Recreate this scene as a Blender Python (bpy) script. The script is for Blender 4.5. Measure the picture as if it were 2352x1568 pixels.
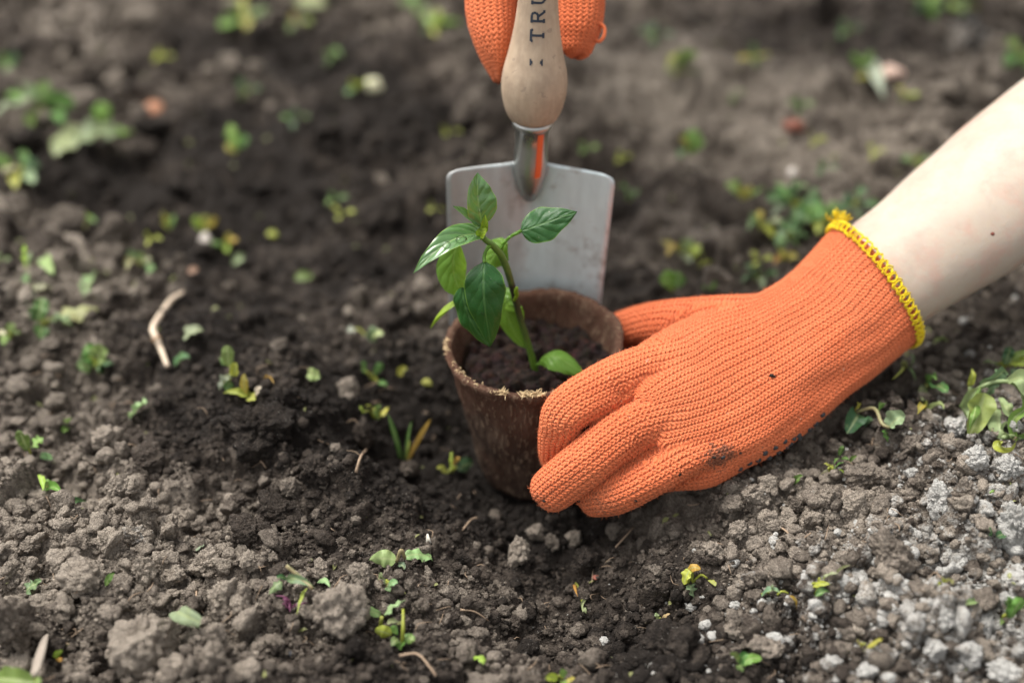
import bpy, math, random
import numpy as np
from mathutils import Vector, Matrix, noise as mnoise
R = math.radians
sc = bpy.context.scene
for o in list(bpy.data.objects):
    bpy.data.objects.remove(o)
col = sc.collection
# ------------------------------------------------------------------ camera
PITCH = R(37.0)
CAMPOS = Vector((-0.0118, -0.551, 0.470))
cd = bpy.data.cameras.new('camera')
cd.sensor_width = 36.0
cd.lens = 50.0
cd.clip_start = 0.02
cd.clip_end = 200.0
cd.dof.use_dof = True
cd.dof.focus_distance = 0.640
cd.dof.aperture_fstop = 2.7
cam = bpy.data.objects.new('camera', cd)
cam.location = CAMPOS
cam.rotation_euler = (math.pi / 2 - PITCH, 0, 0)
col.objects.link(cam)
sc.camera = cam
# ------------------------------------------------------------------ light
sd = bpy.data.lights.new('sun', 'SUN')
sd.energy = 1.5
sd.angle = R(22)
sd.color = (1.0, 0.95, 0.87)
sun = bpy.data.objects.new('sun', sd)
LDIR = Vector((-0.38, 0.22, 0.90)).normalized()      # towards the sun
sun.rotation_euler = LDIR.to_track_quat('Z', 'Y').to_euler()
sun.location = (0, 0, 3)
col.objects.link(sun)
world = bpy.data.worlds.new('World')
sc.world = world
world.use_nodes = True
wn = world.node_tree
bgn = wn.nodes['Background']
sky = wn.nodes.new('ShaderNodeTexSky')
sky.sky_type = 'NISHITA'
sky.sun_disc = False
sky.sun_elevation = math.asin(LDIR.z)
sky.sun_rotation = math.atan2(LDIR.x, LDIR.y)
sky.air_density = 1.0
sky.dust_density = 5.0
sky.ozone_density = 0.6
hs = wn.nodes.new('ShaderNodeHueSaturation')          # overcast: the blue is veiled by cloud
hs.inputs['Saturation'].default_value = 0.08
wn.links.new(sky.outputs[0], hs.inputs['Color'])
wn.links.new(hs.outputs[0], bgn.inputs['Color'])
bgn.inputs['Strength'].default_value = 0.13
sc.view_settings.view_transform = 'Standard'
sc.view_settings.look = 'None'
sc.view_settings.gamma = 1.0
sc.view_settings.exposure = 1.12
sc.render.engine = 'CYCLES'
sc.cycles.use_denoising = True
sc.cycles.max_bounces = 6
sc.cycles.diffuse_bounces = 3
sc.cycles.glossy_bounces = 3
sc.cycles.transmission_bounces = 4
sc.cycles.caustics_reflective = False
sc.cycles.caustics_refractive = False
# ------------------------------------------------------------------ view helpers (measuring the photograph)
FPX = 50.0 / 36.0 * 2352.0
FWD = Vector((0, math.cos(PITCH), -math.sin(PITCH)))
UPV = Vector((0, math.sin(PITCH), math.cos(PITCH)))
RT = Vector((1, 0, 0))
def un(px, py, d):
    return CAMPOS + FWD * d + RT * ((px - 1176) / FPX * d) + UPV * ((784 - py) / FPX * d)
def ray(px, py):
    return FWD + RT * ((px - 1176) / FPX) + UPV * ((784 - py) / FPX)
def on_z(px, py, z):
    r = ray(px, py)
    return CAMPOS + r * ((z - CAMPOS.z) / r.z)
def on_y(px, py, y):
    r = ray(px, py)
    return CAMPOS + r * ((y - CAMPOS.y) / r.y)
def depth_of(p):
    return (Vector(p) - CAMPOS).dot(FWD)
def px_of(p):
    v = Vector(p) - CAMPOS
    d = v.dot(FWD)
    return 1176 + v.x / d * FPX, 784 - v.dot(UPV) / d * FPX
# ------------------------------------------------------------------ numpy noise
_rng = np.random.default_rng(7)
_perm = np.tile(_rng.permutation(256), 3)
_gr = np.stack([np.cos(np.arange(256) * 2.399), np.sin(np.arange(256) * 2.399)], 1)
def gnoise(x, y, seed=0):
    xi = np.floor(x).astype(int); yi = np.floor(y).astype(int)
    xf = x - xi; yf = y - yi
    u = xf * xf * xf * (xf * (xf * 6 - 15) + 10); v = yf * yf * yf * (yf * (yf * 6 - 15) + 10)
    xi = (xi + seed * 37) & 255; yi = (yi + seed * 91) & 255
    def g(ix, iy, dx, dy):
        h = _perm[_perm[ix & 255] + (iy & 255)]
        return _gr[h, 0] * dx + _gr[h, 1] * dy
    a = g(xi, yi, xf, yf); b = g(xi + 1, yi, xf - 1, yf)
    c = g(xi, yi + 1, xf, yf - 1); d = g(xi + 1, yi + 1, xf - 1, yf - 1)
    return (a + (b - a) * u + (c - a) * v + (a - b - c + d) * u * v) * 1.5
def fbm(x, y, o=4, seed=0, gain=0.5):
    s = 0.0; a = 1.0
    for k in range(o):
        s = s + a * gnoise(x * 2 ** k + 11.3 * k, y * 2 ** k - 7.7 * k, seed + k)
        a *= gain
    return s
# ------------------------------------------------------------------ mesh helpers
class MB:
    def __init__(self):
        self.v = []; self.f = []; self.uv = []
    def add(self, vs, fs, uvs=None):
        o = len(self.v)
        self.v += [tuple(p) for p in vs]
        self.f += [tuple(i + o for i in f) for f in fs]
        self.uv += uvs if uvs else [(0.0, 0.0)] * len(vs)
    def build(self, name, mat, parent=None, origin=None, smooth=True):
        if parent is not None and origin is None:
            origin = world_loc(parent)
        og = Vector(origin) if origin is not None else Vector((0, 0, 0))
        me = bpy.data.meshes.new(name)
        me.from_pydata([(p[0] - og.x, p[1] - og.y, p[2] - og.z) for p in self.v], [], self.f)
        me.materials.append(mat)
        uvl = me.uv_layers.new(name='UVMap')
        li = np.empty(len(me.loops), dtype=np.int32)
        me.loops.foreach_get('vertex_index', li)
        uvl.data.foreach_set('uv', np.array(self.uv, dtype=np.float32)[li].ravel())
        if smooth:
            me.shade_smooth()
        o = bpy.data.objects.new(name, me)
        col.objects.link(o)
        if parent is not None:
            o.parent = parent
        else:
            o.location = og
        return o
def world_loc(o):
    p = Vector(o.location)
    while o.parent is not None:
        o = o.parent
        p = p + Vector(o.location)
    return p
def npmesh(name, co, faces, mat, smooth=True, attrs=None, link=True):
    me = bpy.data.meshes.new(name)
    n, m = len(co), len(faces)
    k = faces.shape[1]
    me.vertices.add(n); me.loops.add(m * k); me.polygons.add(m)
    me.vertices.foreach_set('co', np.ascontiguousarray(co, dtype=np.float32).ravel())
    me.loops.foreach_set('vertex_index', np.ascontiguousarray(faces, dtype=np.int32).ravel())
    me.polygons.foreach_set('loop_start', np.arange(0, m * k, k, dtype=np.int32))
    me.update(calc_edges=True)
    for nm, arr in (attrs or {}).items():
        a = me.attributes.new(nm, 'FLOAT', 'POINT')
        a.data.foreach_set('value', np.ascontiguousarray(arr, dtype=np.float32).ravel())
    if mat: me.materials.append(mat)
    if smooth: me.shade_smooth()
    o = bpy.data.objects.new(name, me)
    if link: col.objects.link(o)
    return o
def empty(name, loc):
    o = bpy.data.objects.new(name, None)
    o.empty_display_size = 0.01
    o.location = loc
    col.objects.link(o)
    return o
def tag(o, label=None, cat=None, group=None, kind=None):
    if label: o['label'] = label
    if cat: o['category'] = cat
    if group: o['group'] = group
    if kind: o['kind'] = kind
    return o
def cr(pts, n):
    """Catmull-Rom through rows of numbers, n samples per span."""
    P = np.array([list(p) for p in pts], float)
    P = np.vstack([2 * P[0] - P[1], P, 2 * P[-1] - P[-2]])
    out = []
    for i in range(1, len(P) - 2):
        for k in range(n):
            t = k / n
            out.append(0.5 * (2 * P[i] + (P[i + 1] - P[i - 1]) * t + (2 * P[i - 1] - 5 * P[i] + 4 * P[i + 1] - P[i + 2]) * t * t
                              + (3 * P[i] - P[i - 1] - 3 * P[i + 1] + P[i + 2]) * t ** 3))
    out.append(P[-2])
    return np.array(out)
def tube(mb, pts, n=8, span=5, cap=True, flat=1.0):
    """Tapered tube through (x, y, z, r)."""
    S = cr(pts, span)
    prev = None; rings = []
    vs = []; fs = []; uv = []
    for i, s in enumerate(S):
        c = Vector(s[:3]); r = max(s[3], 1e-5)
        T = Vector(S[min(i + 1, len(S) - 1)][:3]) - Vector(S[max(i - 1, 0)][:3])
        T.normalize()
        if prev is None:
            A = T.orthogonal().normalized()
        else:
            A = (prev - T * prev.dot(T)).normalized()
        prev = A
        B = T.cross(A)
        for k in range(n):
            a = 2 * math.pi * k / n
            vs.append(c + A * (math.cos(a) * r) + B * (math.sin(a) * r * flat))
            uv.append((i / (len(S) - 1), k / n))
    m = len(S)
    for i in range(m - 1):
        for k in range(n):
            a, b = i * n + k, i * n + (k + 1) % n
            fs.append((a, b, b + n, a + n))
    if cap:
        fs.append(tuple(range(n - 1, -1, -1)))
        fs.append(tuple((m - 1) * n + k for k in range(n)))
    mb.add(vs, fs, uv)
# ------------------------------------------------------------------ node helpers
def newmat(name):
    m = bpy.data.materials.new(name)
    m.use_nodes = True
    nt = m.node_tree
    return m, nt, nt.nodes['Principled BSDF']
class N:
    def __init__(self, nt): self.nt = nt
    def link(self, a, b):
        if isinstance(a, (int, float)): b.default_value = a
        elif isinstance(a, tuple): b.default_value = a if len(a) == len(b.default_value) else (*a, 1.0)
        else: self.nt.links.new(a, b)
    def m(self, op, a, b=0.0, c=None, clamp=False):
        n = self.nt.nodes.new('ShaderNodeMath'); n.operation = op; n.use_clamp = clamp
        self.link(a, n.inputs[0]); self.link(b, n.inputs[1])
        if c is not None: self.link(c, n.inputs[2])
        return n.outputs[0]
    def attr(self, name, typ='GEOMETRY'):
        n = self.nt.nodes.new('ShaderNodeAttribute'); n.attribute_name = name; n.attribute_type = typ
        return n
    def pos(self):
        return self.nt.nodes.new('ShaderNodeNewGeometry').outputs['Position']
    def tc(self, o='Object'):
        return self.nt.nodes.new('ShaderNodeTexCoord').outputs[o]
    def noise(self, vec, scale, detail=3.0, rough=0.55, out='Fac'):
        n = self.nt.nodes.new('ShaderNodeTexNoise')
        self.link(vec, n.inputs['Vector'])
        n.inputs['Scale'].default_value = scale; n.inputs['Detail'].default_value = detail; n.inputs['Roughness'].default_value = rough
        return n.outputs[out]
    def voro(self, vec, scale, feature='F1', out='Distance'):
        n = self.nt.nodes.new('ShaderNodeTexVoronoi'); n.feature = feature
        self.link(vec, n.inputs['Vector']); n.inputs['Scale'].default_value = scale
        return n.outputs[out]
    def mapping(self, vec, scale=(1, 1, 1), loc=(0, 0, 0)):
        n = self.nt.nodes.new('ShaderNodeMapping')
        self.link(vec, n.inputs['Vector']); n.inputs['Scale'].default_value = scale; n.inputs['Location'].default_value = loc
        return n.outputs[0]
    def ramp(self, fac, stops):
        n = self.nt.nodes.new('ShaderNodeValToRGB')
        e = n.color_ramp.elements
        while len(e) < len(stops): e.new(0.5)
        for el, (p, c) in zip(e, stops):
            el.position = p
            el.color = (*c, 1.0) if isinstance(c, tuple) else (c, c, c, 1.0)
        self.link(fac, n.inputs[0])
        return n.outputs[0]
    def mix(self, fac, a, b, mode='MIX'):
        n = self.nt.nodes.new('ShaderNodeMix'); n.data_type = 'RGBA'; n.blend_type = mode
        self.link(fac, n.inputs[0]); self.link(a, n.inputs[6]); self.link(b, n.inputs[7])
        return n.outputs[2]
    def bump(self, h, strength, dist, prev=None):
        n = self.nt.nodes.new('ShaderNodeBump')
        self.link(h, n.inputs['Height']); n.inputs['Strength'].default_value = strength; n.inputs['Distance'].default_value = dist
        if prev is not None: self.nt.links.new(prev, n.inputs['Normal'])
        return n.outputs[0]
    def sep(self, v):
        n = self.nt.nodes.new('ShaderNodeSeparateXYZ'); self.link(v, n.inputs[0])
        return n.outputs
    def objcol(self):
        return self.nt.nodes.new('ShaderNodeObjectInfo')
# ------------------------------------------------------------------ soil materials
DARK = (0.0190, 0.0145, 0.0115)
MID = (0.080, 0.0635, 0.0510)
DRY = (0.330, 0.280, 0.228)
LIME = (0.54, 0.525, 0.49)
def soil_material(name, mode):
    m, nt, bs = newmat(name)
    q = N(nt)
    P = q.pos()
    if mode == 'attr':
        dry = q.attr('dry').outputs['Fac']; lime = q.attr('lime').outputs['Fac']; var = q.attr('var').outputs['Fac']
    else:
        s = nt.nodes.new('ShaderNodeSeparateColor')
        q.link(q.objcol().outputs['Color'], s.inputs[0])
        dry, lime, var = s.outputs
    n1 = q.noise(P, 70, 4); n2 = q.noise(P, 420, 3); n3 = q.noise(P, 1500, 2)
    f = q.m('ADD', dry, q.m('MULTIPLY', q.m('SUBTRACT', n1, 0.5), 0.55))
    f = q.m('ADD', f, q.m('MULTIPLY', q.m('SUBTRACT', n2, 0.5), 0.55))
    f = q.m('ADD', f, q.m('MULTIPLY', q.m('SUBTRACT', var, 0.5), 0.45), clamp=True)
    c = q.ramp(f, [(0.10, DARK), (0.42, MID), (0.95, DRY)])
    g = q.m('MULTIPLY_ADD', n3, 1.7, 0.15)
    c = q.mix(1.0, c, q.ramp(q.m('MULTIPLY', g, 0.6), [(0.0, 0.0), (1.0, 1.65)]), 'MULTIPLY')
    # lime crust: patches whose edges follow the noise
    l = q.m('ADD', q.m('MULTIPLY', lime, 1.25), q.m('MULTIPLY', q.m('SUBTRACT', q.noise(P, 190, 5, 0.65), 0.5), 1.6))
    l = q.m('ADD', l, q.m('MULTIPLY', q.m('SUBTRACT', q.noise(P, 900, 3), 0.5), 0.6))
    l = q.m('MULTIPLY', q.ramp(l, [(0.55, 0.0), (1.05, 1.0)]), q.m('GREATER_THAN', lime, 0.02))
    c = q.mix(l, c, LIME)
    # bright mineral specks
    sp = q.m('LESS_THAN', q.voro(P, 700), 0.16)
    sp = q.m('MULTIPLY', sp, q.m('GREATER_THAN', q.noise(P, 300, 1), 0.56))
    c = q.mix(q.m('MULTIPLY', sp, 0.55), c, (0.42, 0.39, 0.35))
    q.link(c, bs.inputs['Base Color'])
    bs.inputs['Roughness'].default_value = 0.92
    bs.inputs['Specular IOR Level'].default_value = 0.22
    b = q.bump(q.noise(P, 420, 6, 0.75), 1.0, 0.0026)
    b = q.bump(q.voro(P, 900), 0.8, 0.0011, b)
    nt.links.new(b, bs.inputs['Normal'])
    return m
M = {}
M['soil'] = soil_material('soil', 'attr')
M['clod'] = soil_material('clod', 'obj')
# ------------------------------------------------------------------ GROUND
def grow(a, step, k, lim):
    out = [a]
    while abs(out[-1]) < lim:
        out.append(out[-1] + step); step *= k
    return out[1:]
xc = np.arange(-0.47, 0.4701, 0.00135)
xs = np.array(grow(xc[0], -0.003, 1.18, 45.0)[::-1] + list(xc) + grow(xc[-1], 0.003, 1.18, 45.0))
yl = list(np.arange(-0.235, 0.13, 0.00105)); st = 0.00108
while yl[-1] < 0.66:
    yl.append(yl[-1] + st); st = min(st * 1.012, 0.0031)
ys = np.array(grow(yl[0], -0.003, 1.18, 12.0)[::-1] + yl + grow(yl[-1], 0.004, 1.18, 60.0))
X, Y = np.meshgrid(xs, ys)
near = np.clip((1.15 - np.hypot(X, Y - 0.15)) / 0.3, 0, 1)
Z = 0.010 * fbm(X * 9, Y * 9, 3, 3) + 0.0100 * fbm(X * 24, Y * 24, 3, 9) + near * 0.003 * fbm(X * 95, Y * 95, 3, 21)
def blob(cx, cy, r, rl=None):
    ry = rl or r
    return np.exp(-((X - cx) / r) ** 2 - ((Y - cy) / ry) ** 2)
def pblob(px, py, r, rl=None):
    g = on_z(px, py, 0)
    return blob(g.x, g.y, r, rl)
Z += -0.024 * blob(-0.020, -0.006, 0.060) - 0.031 * pblob(1320, 1370, 0.046) - 0.013 * blob(-0.068, -0.012, 0.028, 0.04) + 0.004 * pblob(1880, 1180, 0.08)
Z += 0.022 * pblob(2280, 960, 0.10) + 0.012 * pblob(2250, 1380, 0.09) + 0.025 * pblob(640, 960, 0.05) + 0.019 * pblob(850, 1110, 0.036)
Z += 0.008 * pblob(260, 1320, 0.07) - 0.016 * pblob(430, 420, 0.10, 0.07) - 0.012 * pblob(850, 560, 0.11, 0.05) + 0.02 * pblob(1500, 230, 0.10)
Z += 0.02 * pblob(100, 40, 0.12) + 0.012 * pblob(130, 640, 0.08) - 0.015 * pblob(430, 1150, 0.03) + 0.016 * pblob(2100, 250, 0.12)
Z -= 0.006 * pblob(1080, 1130, 0.03)
# moisture and lime over the ground
DRYM = 0.40 + 0.42 * pblob(230, 1330, 0.10, 0.055) + 0.2 * pblob(560, 1420, 0.06, 0.04) + 0.34 * pblob(1850, 1300, 0.09, 0.05) + 0.25 * pblob(2200, 1050, 0.12, 0.08)
DRYM += 0.48 * pblob(1480, 240, 0.10, 0.06) + 0.22 * pblob(80, 60, 0.16, 0.1) + 0.22 * pblob(100, 680, 0.09, 0.05) + 0.2 * pblob(1900, 330, 0.2, 0.12)
DRYM += 0.2 * pblob(150, 1080, 0.05, 0.04) + 0.16 * pblob(1600, 560, 0.05, 0.04) + 0.12 * pblob(1150, 1480, 0.05, 0.03) + 0.00
DRYM -= 0.35 * pblob(700, 960, 0.085, 0.055) + 0.32 * pblob(1050, 1100, 0.07, 0.05) + 0.3 * pblob(1340, 1360, 0.055, 0.035) + 0.25 * pblob(1480, 1440, 0.04, 0.03)
DRYM -= 0.36 * pblob(430, 400, 0.12, 0.07) + 0.32 * pblob(820, 520, 0.12, 0.07) + 0.3 * pblob(560, 130, 0.1, 0.06) + 0.28 * pblob(950, 250, 0.1, 0.07) + 0.3 * blob(-0.01, 0.0, 0.06)
DRYM -= 0.3 * blob(-0.06, -0.02, 0.04) + 0.25 * pblob(520, 720, 0.09, 0.05) + 0.2 * pblob(1500, 480, 0.06, 0.05) + 0.15 * pblob(1980, 100, 0.14, 0.06) + 0.22 * pblob(820, 1490, 0.035, 0.025) + 0.28 * pblob(1560, 1490, 0.03, 0.03)
DRYM += 0.30 * fbm(X * 14, Y * 14, 4, 41)
LIMEM = 0.50 * pblob(2330, 1480, 0.10, 0.06) + 0.36 * pblob(2330, 1180, 0.07, 0.06) + 0.30 * pblob(2120, 1010, 0.07, 0.05) + 0.5 * pblob(2240, 125, 0.05, 0.04) + 0.32 * pblob(2330, 700, 0.06, 0.05) + 0.25 * pblob(1900, 1420, 0.07, 0.04)
VARM = np.full_like(X, 0.5)
# crumbs pressed into the surface, largest first
def stamp(n, rmin, rmax, pw, seed, kh, dens=None):
    rg = np.random.default_rng(seed)
    gx = rg.uniform(-0.48, 0.48, n); gy = rg.uniform(-0.24, 0.66, n)
    rr = rmin * (rmax / rmin) ** (rg.random(n) ** pw)
    rr = np.sort(rr)[::-1]
    for cx, cy, r, a, e, ph, v, kk in zip(gx, gy, rr, rg.uniform(0, 6.28, n), rg.uniform(0.65, 1.0, n), rg.uniform(0, 6.28, n), rg.random(n), rg.uniform(0.5, 1.15, n)):
        i0, i1 = np.searchsorted(ys, (cy - r * 1.2, cy + r * 1.2)); j0, j1 = np.searchsorted(xs, (cx - r * 1.2, cx + r * 1.2))
        if i1 - i0 < 2 or j1 - j0 < 2: continue
        dx = X[i0:i1, j0:j1] - cx; dy = Y[i0:i1, j0:j1] - cy
        ca, sa = math.cos(a), math.sin(a)
        u = (dx * ca + dy * sa) / r; w = (-dx * sa + dy * ca) / (r * e)
        d2 = (u * u + w * w) * (1 + 0.28 * np.sin(3 * np.arctan2(w, u) + ph))
        zc = Z[(i0 + i1) // 2, (j0 + j1) // 2]
        if r > 0.003: kk *= min(1.1, max(0.3, 0.25 + 1.5 * DRYM[(i0 + i1) // 2, (j0 + j1) // 2]))
        tilt = (u * math.cos(ph) + w * math.sin(ph)) * r * 0.25
        if r > 0.0045:                                             # broken lumps with flat faces
            pz = np.full(dx.shape, kk)
            for fk in range(5):
                fa = ph + fk * 1.256 + (v * 7 + fk * 2.7) % 0.9; sl = 0.55 + (v * 13 + fk * 0.77) % 1.5
                pz = np.minimum(pz, (kk + 0.25 + (v * 5 + fk * .41) % .3) - sl * (u * math.cos(fa) + w * math.sin(fa)))
            h = zc - r * 0.22 + kh * r * pz * np.clip((1 - d2) * 3, 0, 1) ** 0.5 + tilt
        else:
            h = zc - r * 0.18 + kh * kk * r * np.sqrt(np.clip(1 - d2, 0, 1)) ** 0.8 + tilt
        Zs = Z[i0:i1, j0:j1]
        win = (d2 < 1) & (h > Zs)
        Zs[win] = h[win]
        VARM[i0:i1, j0:j1][win] = v
stamp(1500, 0.008, 0.021, 1.4, 1, 0.62)
stamp(7000, 0.0034, 0.0085, 1.2, 2, 0.75)
stamp(16000, 0.0017, 0.0036, 1.2, 3, 0.85)
Z += near * 0.0007 * fbm(X * 420, Y * 420, 2, 33)
ny, nx = X.shape
ii = np.arange((ny - 1) * (nx - 1)); ii = ii + ii // (nx - 1)
F4 = np.stack([ii, ii + 1, ii + nx + 1, ii + nx], 1)
ground = npmesh('ground', np.stack([X, Y, Z], -1).reshape(-1, 3), F4, M['soil'],
                attrs={'dry': DRYM.ravel(), 'lime': LIMEM.ravel(), 'var': VARM.ravel()})
tag(ground, 'crumbly dark garden soil, paler and drier at the edges', None, None, 'structure')
def samp(A, x, y):
    j = int(np.clip(np.searchsorted(xs, x) - 1, 0, nx - 2)); i = int(np.clip(np.searchsorted(ys, y) - 1, 0, ny - 2))
    tx = min(max((x - xs[j]) / (xs[j + 1] - xs[j]), 0), 1); ty = min(max((y - ys[i]) / (ys[i + 1] - ys[i]), 0), 1)
    return (A[i, j] * (1 - tx) + A[i, j + 1] * tx) * (1 - ty) + (A[i + 1, j] * (1 - tx) + A[i + 1, j + 1] * tx) * ty
def H(x, y): return float(samp(Z, x, y))
def hit(px, py):
    r = ray(px, py); t = 0.35; 
    while t < 3.0:
        p = CAMPOS + r * t
        if p.z <= H(p.x, p.y): break
        t += 0.002
    lo, hi = t - 0.002, t
    for _ in range(7):
        mid = (lo + hi) / 2; p = CAMPOS + r * mid
        if p.z <= H(p.x, p.y): hi = mid
        else: lo = mid
    return CAMPOS + r * hi
# ------------------------------------------------------------------ CLODS
def ico(sub):
    import bmesh
    bm = bmesh.new(); bmesh.ops.create_icosphere(bm, subdivisions=sub, radius=1.0)
    v = np.array([x.co[:] for x in bm.verts]); f = np.array([[x.index for x in p.verts] for p in bm.faces])
    bm.free()
    return v, f
ICO = {s: ico(s) for s in (1, 2, 3, 4, 5)}
def clod_shape(sub, seed, ang=0.6, rough=1.0):
    """Irregular lump: a few soft break planes plus crumbly noise."""
    rg = random.Random(seed)
    v, f = ICO[sub]
    pl = []
    for _ in range(11):
        n = Vector((rg.gauss(0, 1), rg.gauss(0, 1), rg.gauss(0, 1))).normalized()
        pl.append((np.array(n), rg.uniform(0.50, 1.0)))
    d = np.ones(len(v)) * 1.15
    for n, k in pl:
        c = v @ n
        d = np.minimum(d, np.where(c > 0.05, k / np.maximum(c, 0.05), 9.0))
    d = (1 - ang) * 0.9 + ang * d
    lob = np.zeros(len(v))
    for _ in range(5):                                             # smaller crumbs grown onto it
        n = np.array(Vector((rg.gauss(0, 1), rg.gauss(0, 1), rg.gauss(0, 1))).normalized()); w = rg.uniform(0.25, 0.5)
        lob += rg.uniform(-0.10, 0.26) * np.exp(-((1 - v @ n) / (w * w)) ** 2)
    off = Vector((rg.uniform(-50, 50), rg.uniform(-50, 50), rg.uniform(-50, 50)))
    out = np.empty_like(v)
    for i, p in enumerate(v):
        q = Vector(p)
        h = mnoise.fractal(q * 1.3 + off, 0.9, 2.0, 3) * 0.16
        if sub > 2:
            h += (0.35 - mnoise.voronoi(q * 2.8 + off)[0][0]) * 0.34 * rough + mnoise.noise(q * 9 + off) * 0.05 * rough
        if sub > 3:
            h += (0.3 - mnoise.voronoi(q * 7.5 + off)[0][0]) * 0.13 * rough + mnoise.noise(q * 22 + off) * 0.022 * rough
        if sub > 4:
            h += mnoise.fractal(q * 40 + off, 0.7, 2.0, 2) * 0.014 * rough
        out[i] = p * (d[i] + h + lob[i])
    return out, f
PROTO = {}
for s, n in ((5, 14), (4, 12)):
    PROTO[s] = []
    for k in range(n):
        v, f = clod_shape(s, 100 * s + k, 0.8 if k % 3 else 1.0)
        ob = npmesh('soil_clod', v, f, M['clod'], link=False)
        PROTO[s].append(ob.data)
        bpy.data.objects.remove(ob)
rc = random.Random(5)
TAKEN = []
def clod(px, py, w, h, dry=None, lime=0.0, label=None, name='soil_clod', cat='clod', group='soil clods lying on the bed', big=True, var=None, sink=0.22, mesh=None):
    g = hit(px, py + h * 0.30)
    d = depth_of(g)
    rx = w * 0.5 / FPX * d; rz = h * 0.5 / FPX * d
    me = mesh or rc.choice(PROTO[5 if big else 4])
    o = bpy.data.objects.new(name, me)
    col.objects.link(o)
    z = g.z + rz * 0.62
    o.location = (g.x, g.y + rz * 0.25, z)
    o.scale = (rx * 1.04, (rx + rz) * 0.5, rz * 1.08)
    o.rotation_euler = (rc.uniform(-0.35, 0.35), rc.uniform(-0.35, 0.35), rc.uniform(0, 6.28))
    if abs(w - h) > 0.25 * (w + h) / 2: o.rotation_euler = (rc.uniform(-0.2, 0.2), rc.uniform(-0.2, 0.2), rc.choice((0, math.pi)) + rc.uniform(-0.2, 0.2))
    dd = float(samp(DRYM, g.x, g.y)) if dry is None else dry
    o.color = (min(max(dd, 0), 1), lime, var if var is not None else rc.uniform(0.25, 0.9), 1)
    if label: tag(o, label, cat, group)
    TAKEN.append((px, py, max(w, h)))
    return o
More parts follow.
